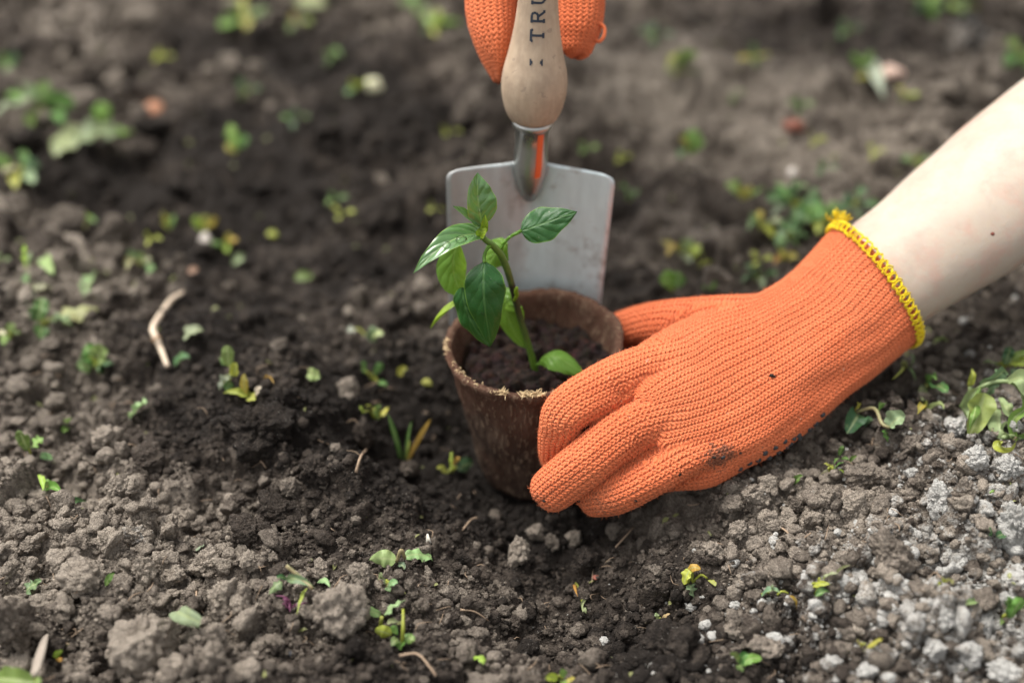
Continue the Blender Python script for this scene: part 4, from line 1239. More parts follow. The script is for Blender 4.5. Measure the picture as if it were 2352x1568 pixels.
M['chrome'] = metal('steel_ferrule', (0.50, 0.51, 0.49), 0.27, 0.9, False)
ob0 = on_y(1219, 377, 0.060)
trowel = empty('garden_trowel', ob0)
tag(trowel, 'hand trowel with a wooden handle and square steel blade upright behind the pot', 'trowel')
TM = Matrix.Rotation(R(2.0), 3, 'Y') @ Matrix.Rotation(R(-6.0), 3, 'X')
def tw(x, y, z): return ob0 + TM @ Vector((x, y, z))
mb = MB()
nu, nr = 28, 46
top_h = 0.0415
vs, fs = [], []
for side in (0, 1):
    for i in range(nr + 1):
        z = 0.0 - 0.135 * (i / nr) ** 1.15
        hw = top_h + 0.0 - 0.0045 * (-z / 0.135) 
        rc_ = 0.0058
        if -z < rc_: hw -= rc_ - math.sqrt(max(rc_ ** 2 - (rc_ + z) ** 2, 0))
        if z < -0.10: hw *= math.cos((-z - 0.10) / 0.035 * 1.2) ** 0.6
        for k in range(nu + 1):
            u = 2 * k / nu - 1
            x = u * hw
            y = -0.0085 * (x / top_h) ** 2 + 0.0040 * math.exp(-(x / 0.008) ** 2) * math.exp(z / 0.05) + side * 0.0014
            zz = z - 0.0025 * (1 - abs(u)) * 0 - 0.0022 * max(0, abs(u) - 0.25) * math.exp(z / 0.006)
            vs.append(tw(x, y, zz))
ns = (nr + 1) * (nu + 1)
def gi(s, i, k): return s * ns + i * (nu + 1) + k
for i in range(nr):
    for k in range(nu):
        fs.append((gi(0, i, k), gi(0, i + 1, k), gi(0, i + 1, k + 1), gi(0, i, k + 1)))
        fs.append((gi(1, i, k), gi(1, i, k + 1), gi(1, i + 1, k + 1), gi(1, i + 1, k)))
for i in range(nr):
    fs.append((gi(0, i, 0), gi(1, i, 0), gi(1, i + 1, 0), gi(0, i + 1, 0))); fs.append((gi(0, i, nu), gi(0, i + 1, nu), gi(1, i + 1, nu), gi(1, i, nu)))
for k in range(nu):
    fs.append((gi(0, 0, k), gi(0, 0, k + 1), gi(1, 0, k + 1), gi(1, 0, k))); fs.append((gi(0, nr, k), gi(1, nr, k), gi(1, nr, k + 1), gi(0, nr, k + 1)))
mb.add(vs, fs)
blade = mb.build('blade', M['blade'], trowel)
def lathe(prof, n=40):
    mb = MB(); vs, fs, uv = [], [], []
    for r, z in prof:
        for k in range(n):
            a = 2 * math.pi * k / n
            vs.append(tw(math.cos(a) * r, math.sin(a) * r, z)); uv.append((k / n, z))
    for i in range(len(prof) - 1):
        for k in range(n):
            a, b = i * n + k, i * n + (k + 1) % n
            fs.append((a, b, b + n, a + n))
    fs.append(tuple(range(n - 1, -1, -1))); fs.append(tuple((len(prof) - 1) * n + k for k in range(n)))
    mb.add(vs, fs, uv)
    return mb
fer = lathe([(0.0030, -0.019), (0.0052, -0.013), (0.0078, -0.005), (0.0084, 0.002), (0.0080, 0.010), (0.0081, 0.0185), (0.0092, 0.0195), (0.0098, 0.0205), (0.0098, 0.0225), (0.0090, 0.0232)]).build('ferrule', M['chrome'], trowel)
M['orange'] = plain('orange_sticker', (0.72, 0.11, 0.03), 0.4, 0.5, 0, 0.15)
mb = MB()                                                          # orange strip on the ferrule
vs, fs = [], []
for i in range(9):
    z = -0.004 + 0.0225 * i / 8
    rr = np.interp(z, [-.018, -.006, .002, .010, .0185], [.0055, .0078, .0084, .0080, .0081]) + 0.0003
    for k in range(5):
        a = -math.pi / 2 + 0.22 + 0.40 * k / 4 + 0.10 * i / 8
        vs.append(tw(math.cos(a) * rr, math.sin(a) * rr, z))
for i in range(8):
    for k in range(4):
        a = i * 5 + k; fs.append((a, a + 1, a + 6, a + 5))
mb.add(vs, fs); mb.build('sticker_strip', M['orange'], fer)
def wood():
    m, nt, bs = newmat('worn_wood')
    q = N(nt); P = q.tc('Object')
    g = q.noise(q.mapping(P, (1, 1, 0.07)), 420, 4, 0.6); d = q.noise(P, 70, 4, 0.6)
    c = q.mix(g, (0.37, 0.265, 0.175), (0.55, 0.43, 0.31))
    c = q.mix(q.m('MULTIPLY', q.ramp(d, [(0.42, 0.0), (0.72, 1.0)]), 0.6), c, (0.20, 0.14, 0.10))
    c = q.mix(q.m('MULTIPLY', q.m('GREATER_THAN', q.noise(P, 260, 3), 0.66), 0.35), c, (0.16, 0.12, 0.10))
    q.link(c, bs.inputs['Base Color']); bs.inputs['Roughness'].default_value = 0.55
    nt.links.new(q.bump(g, 0.3, 0.0004), bs.inputs['Normal'])
    return m
M['wood'] = wood()
HP = [(0.0088, 0.0226), (0.0112, 0.0242), (0.0135, 0.0285), (0.0152, 0.0350), (0.0158, 0.0410), (0.0153, 0.0475), (0.0133, 0.0560), (0.0113, 0.0660), (0.0098, 0.0770), (0.0090, 0.0880), (0.0086, 0.100), (0.0092, 0.114), (0.0112, 0.130), (0.0124, 0.145), (0.0118, 0.158), (0.0085, 0.167), (0.003, 0.170)]
HS = cr(HP, 5)
handle = lathe([tuple(p) for p in HS], 48).build('handle', M['wood'], trowel)
M['ink'] = plain('stamped_ink', (0.05, 0.06, 0.08), 0.7, 0.2, 0, 0.8, 600)
def letter(strokes, z0, size, wdt=0.20):
    """strokes on a unit cell, reading direction up the handle, letter tops to the picture's left; wrapped onto the wood."""
    mb = MB()
    for (x0, y0, x1, y1) in strokes:
        d = Vector((x1 - x0, y1 - y0)); L = d.length; d /= L; nrm = Vector((-d.y, d.x)) * wdt / 2
        n = max(2, int(L * 6)); vs, fs = [], []
        for i in range(n + 1):
            for s in (-1, 1):
                p = Vector((x0, y0)) + d * (L * i / n) + nrm * s
                z = z0 + p.x * size; off_ = (p.y - 0.5) * size
                r = float(np.interp(z, HS[:, 1], HS[:, 0])) + 0.0002
                a = -math.pi / 2 - off_ / r
                vs.append(tw(math.cos(a) * r, math.sin(a) * r, z))
        for i in range(n): fs.append((2 * i, 2 * i + 1, 2 * i + 3, 2 * i + 2))
        mb.add(vs, fs)
    o = mb.build('letter', M['ink'], handle)
    return o
GL = {
 'T': [(0.0, 1.0, 0.9, 1.0), (0.45, 0.0, 0.45, 1.0), (0.03, 0.84, 0.03, 1.0), (0.87, 0.84, 0.87, 1.0), (0.25, 0.02, 0.65, 0.02)],
 'R': [(0.15, 0.0, 0.15, 1.0), (0.0, 1.0, 0.6, 1.0), (0.6, 1.0, 0.78, 0.88), (0.78, 0.88, 0.78, 0.64), (0.78, 0.64, 0.6, 0.5), (0.15, 0.5, 0.6, 0.5), (0.5, 0.5, 0.85, 0.02), (0.0, 0.02, 0.32, 0.02), (0.76, 0.02, 1.0, 0.02)],
 'U': [(0.15, 0.25, 0.15, 1.0), (0.15, 0.25, 0.3, 0.05), (0.3, 0.03, 0.62, 0.03), (0.62, 0.05, 0.78, 0.25), (0.78, 0.25, 0.78, 1.0), (0.0, 1.0, 0.32, 1.0), (0.64, 1.0, 0.94, 1.0)],
 'P': [(0.15, 0.0, 0.15, 1.0), (0.0, 1.0, 0.6, 1.0), (0.6, 1.0, 0.78, 0.88), (0.78, 0.88, 0.78, 0.60), (0.78, 0.60, 0.6, 0.48), (0.15, 0.48, 0.6, 0.48), (0.0, 0.02, 0.34, 0.02)],
 'i': [(0.15, 0.04, 0.65, 0.04), (0.15, 0.96, 0.65, 0.96), (0.28, 0.14, 0.52, 0.14), (0.28, 0.86, 0.52, 0.86)],
}
SZ = 0.0059
letter(GL['i'], 0.0545, SZ, 0.13)
for k, ch in enumerate('TRUP'):
    letter(GL[ch], 0.0663 + k * 0.0083, SZ, 0.19)
# ------------------------------------------------------------------ WEEDS, FALLEN LEAVES, BITS
def weed_leaf_material():
    m, nt, bs = newmat('weed_leaf')
    q = N(nt)
    oi = q.objcol()
    x = q.sep(nt.nodes.new('ShaderNodeUVMap').outputs[0])
    sa = q.m('ABSOLUTE', x[1])
    mid = q.ramp(sa, [(0.0, 0.6), (0.10, 0.35), (0.18, 0.0)])
    c = q.mix(q.m('MULTIPLY', q.noise(q.pos(), 260, 3), 0.35), oi.outputs['Color'], (0.03, 0.06, 0.015))
    c = q.mix(q.m('MULTIPLY', q.ramp(q.noise(q.pos(), 170, 4), [(0.55, 0.0), (0.75, 1.0)]), 0.5), c, (0.34, 0.36, 0.12))
    c = q.mix(mid, c, (0.40, 0.46, 0.22))
    c = q.mix(q.m('MULTIPLY', q.ramp(q.noise(q.pos(), 420, 3), [(0.66, 0.0), (0.72, 1.0)]), 0.6), c, (0.09, 0.07, 0.05))
    q.link(c, bs.inputs['Base Color'])
    bs.inputs['Roughness'].default_value = 0.5; bs.inputs['Specular IOR Level'].default_value = 0.4
    nt.links.new(q.bump(q.noise(q.pos(), 500, 3), 0.5, 0.0006), bs.inputs['Normal'])
    tr = nt.nodes.new('ShaderNodeBsdfTranslucent'); q.link(c, tr.inputs['Color'])
    mx = nt.nodes.new('ShaderNodeMixShader'); mx.inputs[0].default_value = 0.3
    nt.links.new(bs.outputs[0], mx.inputs[1]); nt.links.new(tr.outputs[0], mx.inputs[2])
    nt.links.new(mx.outputs[0], nt.nodes['Material Output'].inputs['Surface'])
    return m
M['weed'] = weed_leaf_material()
PAL = {'g': (.115, .225, .055), 'd': (.050, .125, .045), 'b': (.20, .335, .075), 'y': (.42, .45, .070), 'p': (.33, .42, .20), 'w': (.58, .58, .44), 'o': (.55, .33, .06), 'k': (.15, .24, .12), 't': (.45, .36, .20), 'm': (.30, .36, .10)}
wr = random.Random(21)
GW = 'weeds and leaves on the bed'
def weed(label, leaves, cat='weed', name='weed', stem=None, pr=OVAL, lift=0.006, stemcol='y'):
    """leaves: (base x, base y, tip x, tip y, width, colour[, lift of the tip in m]); pixels measured in the photograph, laid on the ground there."""
    bx = sum(l[0] for l in leaves) / len(leaves); by = sum(l[1] for l in leaves) / len(leaves)
    O = hit(bx, by)
    d0 = depth_of(O)
    big = max(math.hypot(l[2] - l[0], l[3] - l[1]) for l in leaves) >= 24
    single = len(leaves) == 1
    root = None
    if not single and big:
        root = empty(name, O)
    merged = MB(); SH = (OVAL, (.5, .62), (.62, .85), (.45, .5))
    for l in leaves:
        x0, y0, x1, y1, w, c = l[:6]
        lf = l[6] if len(l) > 6 else lift
        B = hit(x0, y0 + lf * 0.4 / d0 * FPX * 0.8) + Vector((0, 0, 0.0012 + lf * 0.4))
        T_ = hit(x1, y1 + lf / d0 * FPX * 0.8) + Vector((0, 0, 0.0015 + lf))
        L = (T_ - B).length
        mid = (B + T_) / 2 + Vector((wr.gauss(0, .1) * L, wr.gauss(0, .08) * L, L * wr.uniform(0.10, 0.32) + 0.001))
        mb = MB() if (root or single) else merged
        up = Vector((wr.gauss(0, .45), -0.35 + wr.gauss(0, .3), 1.0))
        leaf_geo(mb, B, mid, T_, w / FPX * d0, up, pr=l[7] if len(l) > 7 else (pr if pr is not OVAL else wr.choice(SH)), fold=wr.uniform(-0.2, 0.7), curl=wr.uniform(-0.3, 0.5), nu=12, nv=3, wave=wr.uniform(0.1, 0.4), seed=wr.uniform(0, 6), twist=wr.uniform(-0.9, 0.9))
        col_ = tuple(min(1, k * wr.uniform(0.8, 1.2)) for k in PAL[c]) + (1.0,)
        if root:
            o = mb.build('leaf', M['weed'], root); o.color = col_
        elif single:
            o = mb.build(name, M['weed'], origin=O); o.color = col_; root = o
    if not single and not big:
        root = merged.build(name, M['weed'], origin=O); root.color = PAL[leaves[0][5]] + (1.0,)
    elif not single:
        for st in (stem or [[(O.x, O.y)]]):
            mb = MB()
            if len(st) == 1:
                pts = []
                for l in leaves[:6]:
                    B = hit(l[0], l[1]) + Vector((0, 0, 0.002))
                    tube(mb, [(O.x, O.y, O.z - 0.003, .0007), *[(*((O * .5 + B * .5) + Vector((0, 0, .002))), .0006)], (*B, .0005)], 5, 3)
            else:
                tube(mb, [(*(hit(x, y + h / d0 * FPX * .8) + Vector((0, 0, h + .001))), r) for x, y, h, r in st], 6, 4)
            so = mb.build('stem', M['weed'], root); so.color = PAL[stemcol] + (1.0,)
    tag(root, label, cat, GW)
    return root
def ros(x, y, s, n, cols, w=0.55, a0=0.0, spread=6.28, lift=0.008):
    """a small rosette of n leaves about s pixels across"""
    out = []
    for k in range(n):
        a = a0 + spread * k / n + wr.uniform(-0.3, 0.3); L = s * 0.58 * wr.uniform(0.75, 1.15)
        out.append((x + math.cos(a) * L * 0.22, y + math.sin(a) * L * 0.12, x + math.cos(a) * L, y + math.sin(a) * L * 0.75, L * w * wr.uniform(0.8, 1.25), cols[k % len(cols)], lift * wr.uniform(0.4, 1.3)))
    return out
def leaf1(label, x0, y0, x1, y1, w, c, pr=OVAL, lift=0.003): return weed(label, [(x0, y0, x1, y1, w, c, lift, pr)], 'leaf', 'fallen_leaf')
# far left, out of focus
weed('dark green weed cut by the left edge, uppermost on that edge', ros(14, 150, 62, 4, 'dg'))
weed('leafy weed with one long pale leaf near the left edge', [(150, 240, -10, 282, 42, 'p', .012), (80, 240, 60, 200, 36, 'g', .014), (95, 250, 125, 200, 40, 'b', .016), (110, 250, 178, 250, 44, 'g', .01), (90, 260, 75, 318, 40, 'b', .006), (110, 265, 140, 290, 34, 'g', .006), (60, 235, 20, 225, 30, 'b', .012)])
weed('weed with a large bluish green arched leaf below the orange pebble', [(240, 300, 130, 365, 58, 'p', .004), (180, 335, 295, 318, 78, 'k', .012), (235, 285, 252, 246, 46, 'b', .016), (255, 320, 305, 312, 44, 'b', .008)])
weed('clump of green weeds on the left edge below the long pale leaf', [(30, 390, -5, 365, 40, 'g', .012), (45, 395, 20, 405, 40, 'p', .008), (55, 385, 75, 360, 38, 'g', .012), (60, 395, 100, 390, 44, 'd', .008), (55, 405, 80, 428, 34, 'p', .004), (40, 405, 40, 440, 26, 'y', .004)])
weed('upright light green sprout standing alone on the dark furrow', [(540, 352, 533, 298, 40, 'b', .02), (545, 350, 574, 322, 26, 'g', .014), (542, 355, 520, 340, 18, 'y', .006)])
weed('small green sprout up and left of the trowel neck', ros(680, 282, 52, 4, 'gd'))
weed('yellowish sprout beside the pale round stub', ros(818, 206, 50, 3, 'yg'))
weed('blurred yellow green tuft at the top edge left of the trowel', ros(562, 45, 96, 5, 'gyb'))
weed('olive weed near the top edge left of the near tuft', ros(680, 60, 60, 3, 'yg'))
leaf1('pale blurred leaf touching the top edge', 680, 10, 752, 16, 44, 'p')
weed('yellow green weed just left of the far glove', ros(1000, 66, 84, 5, 'byg'))
weed('green weed at the top edge next to the far glove', ros(950, 16, 70, 4, 'gb'))
weed('tiny olive sprout up in the far left soil', ros(377, 137, 44, 3, 'yg'))
weed('green sprout midway between the orange pebble and trowel, far back', ros(762, 138, 50, 3, 'gd'))
weed('dark green sprig in the dark soil beside the far furrow', ros(568, 214, 58, 3, 'dg'))
weed('yellow sprout beside the trowel neck', ros(1036, 310, 42, 3, 'yo'))
weed('yellow green sprout left of the blade', ros(1000, 483, 42, 3, 'yp'))
weed('green and yellow sprig left of the pale ridge', ros(197, 512, 60, 4, 'gy'))
weed('yellow green upright sprout over the middle left crumbs', [(385, 528, 378, 494, 24, 'y', .012), (392, 528, 408, 500, 26, 'b', .012)])
weed('yellow leaved sprout around a white pebble', [(465, 535, 452, 505, 20, 'y', .012), (478, 530, 500, 508, 24, 'o', .012), (470, 530, 478, 500, 18, 'y', .012)])
weed('orange yellow sprig right of the white pebble', ros(522, 562, 56, 4, 'oyg'))
leaf1('small yellow leaf left of the twin sprouts', 614, 540, 640, 548, 22, 'y')
weed('bright yellow sprout below a green one left of the blade', ros(786, 495, 46, 3, 'yb'))
weed('green sprout above the bright yellow one', ros(772, 462, 44, 3, 'g'))
weed('yellow green stalky sprig at the left edge middle', [(62, 622, 70, 570, 20, 'y', .016), (68, 620, 84, 588, 18, 'p', .012)])
leaf1('pale green leaf slanting beside the stalky sprig', 104, 595, 126, 636, 30, 'p')
weed('small green sprout on the left edge middle', ros(10, 604, 42, 3, 'pg'))
weed('bluish pale tuft in the middle left', ros(322, 608, 66, 5, 'pk'))
weed('yellow sprig left of the bluish pale tuft', ros(350, 556, 42, 3, 'yw'))
leaf1('pale green oval leaf lying on the dark soil midway to the blade', 536, 612, 568, 596, 24, 'p')
leaf1('small tan leaf flake on the middle left', 434, 632, 458, 624, 16, 't')
leaf1('bright green leaf lying left of the seedling', 678, 645, 722, 640, 24, 'b')
leaf1('pale green broad leaf on the ridge at left', 200, 690, 226, 632, 40, 'p')
weed('whitish leaf remains on the pale ridge at left', ros(66, 668, 90, 4, 'wp', lift=.003))
weed('green weed with a broad pale leaf at left', [(95, 740, 110, 690, 40, 'g', .014), (90, 745, 78, 712, 34, 'd', .012), (100, 755, 96, 785, 34, 'g', .004), (130, 740, 232, 712, 58, 'p', .006), (110, 745, 170, 755, 36, 'k', .006)])
weed('pale small weed left of the one with the broad leaf', ros(26, 772, 62, 4, 'pbw'))
weed('bright green clover like weed below left of the bleached twig', [(225, 845, 205, 800, 46, 'g', .014), (228, 842, 250, 800, 46, 'b', .014), (222, 850, 184, 848, 40, 'g', .008), (230, 850, 262, 840, 40, 'd', .008), (225, 852, 228, 824, 28, 'y', .016)])
leaf1('pale yellow green leaf right of the bleached twig', 425, 786, 470, 764, 42, 'p', PEP)
leaf1('bluish pale leaf at the foot of the bleached twig', 402, 848, 438, 828, 26, 'k')
weed('yellow green seedlings on top of the largest dark clod', [(572, 915, 516, 908, 22, 'y', .006), (570, 908, 570, 862, 22, 'y', .014), (575, 918, 590, 924, 26, 'y', .004), (588, 915, 606, 894, 20, 'w', .008)], pr=LANC)
weed('green stalky weed behind the largest dark clod', [(530, 845, 532, 798, 30, 'b', .016), (526, 840, 512, 832, 24, 'g', .01), (535, 870, 508, 902, 34, 'k', .006), (540, 868, 552, 838, 24, 'y', .012), (530, 880, 522, 905, 26, 'g', .004)])
leaf1('small brown curled leaf beside the yellow seedlings', 606, 878, 632, 888, 9, 'o', LANC, .004)
leaf1('pale round leaf lying right of the yellow seedlings', 706, 864, 738, 872, 30, 'p')
leaf1('pale round leaf lying on the left slope', 300, 965, 338, 932, 48, 'p')
weed('seedling with two round leaves at the left edge', [(72, 1036, 66, 992, 34, 'g', .016), (78, 1030, 112, 1008, 34, 'b', .012)], stem=[[(72, 1048, .0, .0006), (72, 1028, .006, .0006)]])
weed('tiny pair of round leaves right of the two leaf seedling', [(158, 988, 150, 998, 18, 'b', .004), (158, 975, 168, 964, 18, 'b', .008)])
leaf1('pale leaf scrap below the two leaf seedling', 94, 1052, 126, 1058, 18, 'p')
weed('yellow green sprig on the left above the fallen dark leaf', [(104, 1130, 100, 1092, 14, 'y', .012), (110, 1128, 122, 1106, 24, 'b', .008), (116, 1135, 148, 1134, 26, 'b', .006)])
leaf1('dark green pointed leaf lying on the left dry soil', 136, 1190, 204, 1158, 22, 'd', LANC)
weed('small seedling with white and green leaves left of the pot', [(815, 762, 800, 768, 20, 'w', .006), (858, 790, 850, 762, 32, 'k', .01), (862, 785, 882, 775, 22, 'p', .008), (858, 770, 870, 764, 12, 'w', .008)])
weed('two bladed green sprout left of the pot rim', [(838, 862, 834, 836, 14, 'g', .01), (862, 866, 880, 838, 18, 'g', .012), (870, 886, 890, 892, 16, 'g', .004)])
leaf1('yellow leaf left of the pot rim', 914, 866, 936, 852, 22, 'y')
leaf1('small yellow green leaf nearest the left side of the pot', 968, 882, 992, 890, 18, 'y')
weed('yellowing tangled sprig behind the grass tuft', [(838, 952, 826, 938, 16, 'y', .006), (860, 945, 845, 935, 14, 'y', .008), (872, 968, 880, 936, 22, 'g', .012), (880, 960, 894, 940, 14, 'y', .008)])
weed('curled yellow green sprig with a dark leaf in the hollow by the pot', [(1030, 1092, 1004, 1080, 16, 'y', .006), (1038, 1080, 1040, 1040, 14, 'y', .012), (1052, 1084, 1086, 1070, 36, 'd', .006), (1042, 1072, 1056, 1056, 14, 'o', .01)])
# grass tuft beside the hole, blades one by one
O = hit(930, 1056)
g_ = empty('grass_tuft', O)
for (x1, y1, w, c, x0) in [(890, 948, 15, 'g', 924), (946, 966, 11, 'g', 930), (990, 960, 15, 'o', 936), (912, 1012, 9, 'b', 922), (940, 1010, 10, 'y', 932), (905, 990, 8, 'b', 920)]:
    B = hit(x0, 1056) + Vector((0, 0, -.001)); T_ = on_y(x1, y1, B.y + 0.004)
    mb = MB(); leaf_geo(mb, B, (B + T_) / 2 + Vector((0, -.001, .004)), T_, w / FPX * .66, CAMDIR + Vector((wr.gauss(0, .3), 0, 0)), pr=[(0, .45), (.3, .9), (.6, 1), (.85, .6), (1, 0)], fold=.5, nu=12, nv=2)
    o = mb.build('blade', M['weed'], g_); o.color = PAL[c] + (1,)
tag(g_, 'tuft of green and orange tipped grass blades left of the pot', 'grass tuft', GW)
# lower left
weed('grey green crumpled leaf at far lower left', [(62, 1362, 100, 1340, 34, 'k', .006), (80, 1352, 104, 1335, 18, 'k', .006)], 'leaf', 'fallen_leaf')
leaf1('thin green leaf standing beside the broad flat clod', 246, 1348, 272, 1316, 16, 'g', LANC, .008)
weed('pale green leaf with a thin root on the lower left heap', [(412, 1408, 466, 1432, 46, 'p', .006, [(0, .3), (.1, .8), (.4, 1.0), (.8, .95), (1, .6)])], 'leaf', 'fallen_leaf')
leaf1('small green leaf bit above the knobbly clod', 452, 1268, 476, 1252, 16, 'p')
weed('pair of wide pale green leaves on one stalk in front of the hollow', [(912, 1290, 850, 1288, 40, 'p', .006, PEP), (930, 1282, 992, 1282, 34, 'p', .006, [(0, .3), (.15, .8), (.5, 1), (.85, 1), (1, .75)]), (915, 1300, 930, 1312, 16, 'k', .003)], stem=[[(912, 1292, .003, .0007), (924, 1262, .010, .0009), (932, 1282, .006, .0007)]], stemcol='t')
weed('round leaved seedling just under the pair of pale leaves', [(888, 1342, 872, 1322, 30, 'p', .008), (894, 1345, 916, 1340, 16, 'p', .006), (890, 1350, 898, 1362, 16, 'k', .003)])
weed('wilting grey green weed with a brown stalk beside the lime crusted clod', [(650, 1340, 620, 1368, 30, 'k', .004, PEP), (660, 1335, 728, 1352, 26, 'k', .008, LANC), (660, 1332, 640, 1330, 16, 'd', .006), (708, 1352, 686, 1412, 14, 'y', .008, LANC), (730, 1340, 762, 1350, 16, 'p', .008, LANC)], stem=[[(664, 1296, .012, .0008), (690, 1318, .012, .0009), (722, 1350, .008, .0009)]], stemcol='t')
weed('lowest green seedling in front of the hollow with two pale drooping leaves', [(878, 1415, 812, 1408, 28, 'p', .010, PEP), (884, 1412, 936, 1375, 30, 'p', .014, PEP), (900, 1462, 862, 1452, 30, 'y', .004), (912, 1458, 912, 1434, 24, 'b', .010), (915, 1470, 900, 1486, 22, 'g', .003), (925, 1472, 954, 1474, 24, 'b', .004), (922, 1480, 918, 1496, 22, 'b', .002), (890, 1432, 920, 1430, 20, 'p', .008)], stem=[[(924, 1480, .0, .0009), (928, 1440, .008, .0008), (930, 1392, .016, .0006)], [(874, 1440, .002, .0008), (880, 1415, .008, .0008)]])
leaf1('small triangular yellow leaf near the bottom edge', 1092, 1508, 1112, 1526, 24, 'y', PEP, .008)
weed('yellow green sprig beside the wood chip', [(130, 1512, 154, 1490, 14, 'y', .01), (132, 1516, 144, 1522, 14, 'o', .004)])
weed('bright green blurred leaf in the bottom left corner', [(90, 1566, 12, 1545, 62, 'b', .02), (80, 1570, 105, 1566, 26, 'b', .01)])
# right side, in front
leaf1('dark green pointed leaf below the glove edge', 1818, 1116, 1840, 1096, 18, 'g', LANC, .006)
weed('crumpled pale yellow green leaf on the right of the hollow', [(1585, 1312, 1568, 1345, 34, 'y', .006), (1580, 1345, 1590, 1376, 32, 'p', .004), (1580, 1312, 1606, 1308, 18, 'o', .008), (1624, 1335, 1640, 1348, 12, 'y', .006)])
weed('yellow green sprig left of the large dark blurred clod', ros(1511, 1432, 66, 6, 'ypt', w=.3))
weed('grey green fallen sprig among the lower right pebbles', [(1748, 1372, 1790, 1366, 26, 'k', .004), (1770, 1360, 1772, 1346, 14, 'k', .008), (1810, 1370, 1824, 1400, 10, 'o', .006)], pr=LANC)
weed('wilted yellowish sprig with curling stem on the right slope', [(1860, 1352, 1900, 1342, 18, 'y', .008), (1870, 1372, 1900, 1362, 24, 'g', .006), (1880, 1335, 1920, 1318, 14, 't', .008), (1905, 1325, 1945, 1298, 8, 't', .01)], pr=LANC)
weed('bright green blurred weed at the bottom edge right of centre', [(1690, 1520, 1680, 1494, 26, 'b', .012), (1700, 1526, 1712, 1500, 22, 'g', .01), (1700, 1530, 1746, 1512, 24, 'b', .006), (1695, 1530, 1705, 1545, 20, 'g', .003)])
weed('yellow green sprig among the lime lumps', [(1975, 1488, 1960, 1468, 16, 'y', .01), (1985, 1488, 2010, 1472, 18, 'y', .01)])
weed('two upright green leaves near the right edge', [(2305, 1420, 2295, 1364, 28, 'g', .016), (2312, 1420, 2330, 1372, 30, 'b', .016), (2300, 1425, 2292, 1440, 12, 'g', .003)])
weed('small dark green twin leaf beside the biggest lime lump', [(2275, 1235, 2268, 1222, 20, 'd', .004), (2284, 1236, 2300, 1232, 24, 'g', .006)])
leaf1('green leaf standing at the shoulder of the biggest lime lump', 2302, 1200, 2312, 1172, 16, 'g', OVAL, .008)
leaf1('small yellow green leaf left of the biggest lime lump', 2270, 1136, 2288, 1128, 14, 'b')
weed('small green sprig under the uppermost lime lumps', ros(2160, 1340, 34, 3, 'yg'))
leaf1('pale green leaf bit on the lime patch', 2208, 1392, 2240, 1386, 18, 'p')
weed('yellow green weed tip on the bottom edge under the hollow', ros(1290, 1562, 60, 4, 'yb'))
weed('dried twisted stalk in the planting hollow', [(1322, 1345, 1326, 1372, 8, 'o', .006), (1345, 1380, 1338, 1408, 9, 't', .008), (1338, 1400, 1346, 1412, 12, 'p', .003)], pr=LANC)
# right side, around the wrist
def strip(pts, width, up, pr=OVAL, fold=.3, wave=.25, twist=0.0, n=7):
    """curled leaf along several (px, py, height above ground) points"""
    C3 = cr([(*(hit(x, y + h / .66 * FPX * .8) + Vector((0, 0, h))),) for x, y, h in pts], n)
    mb = MB(); vs, fs, uv = [], [], []; m = len(C3); sd = wr.uniform(0, 6); w0 = width / FPX * depth_of(C3[0])
    for i_ in range(m):
        t = i_ / (m - 1); p = Vector(C3[i_]); T = (Vector(C3[min(i_ + 1, m - 1)]) - Vector(C3[max(i_ - 1, 0)])).normalized()
        S_ = T.cross(Vector(up).normalized()).normalized(); S_ = Matrix.Rotation(twist * t, 3, T) @ S_; Nn = S_.cross(T)
        w = w0 * .5 * prof_at(pr, t)
        for k in range(-3, 4):
            s = k / 3
            vs.append(p + S_ * (s * w * (1 - .3 * abs(fold) * abs(s))) + Nn * (fold * abs(s) * w + wave * w * abs(s) * math.sin(t * 13 + sd + (1.7 if s > 0 else 0))))
            uv.append((t, s))
    for i_ in range(m - 1):
        for k in range(6):
            a = i_ * 7 + k; fs.append((a, a + 1, a + 8, a + 7))
    mb.add(vs, fs, uv)
    return mb
O = hit(2270, 900)
wl = empty('wilted_weed', O)
CU = CAMDIR
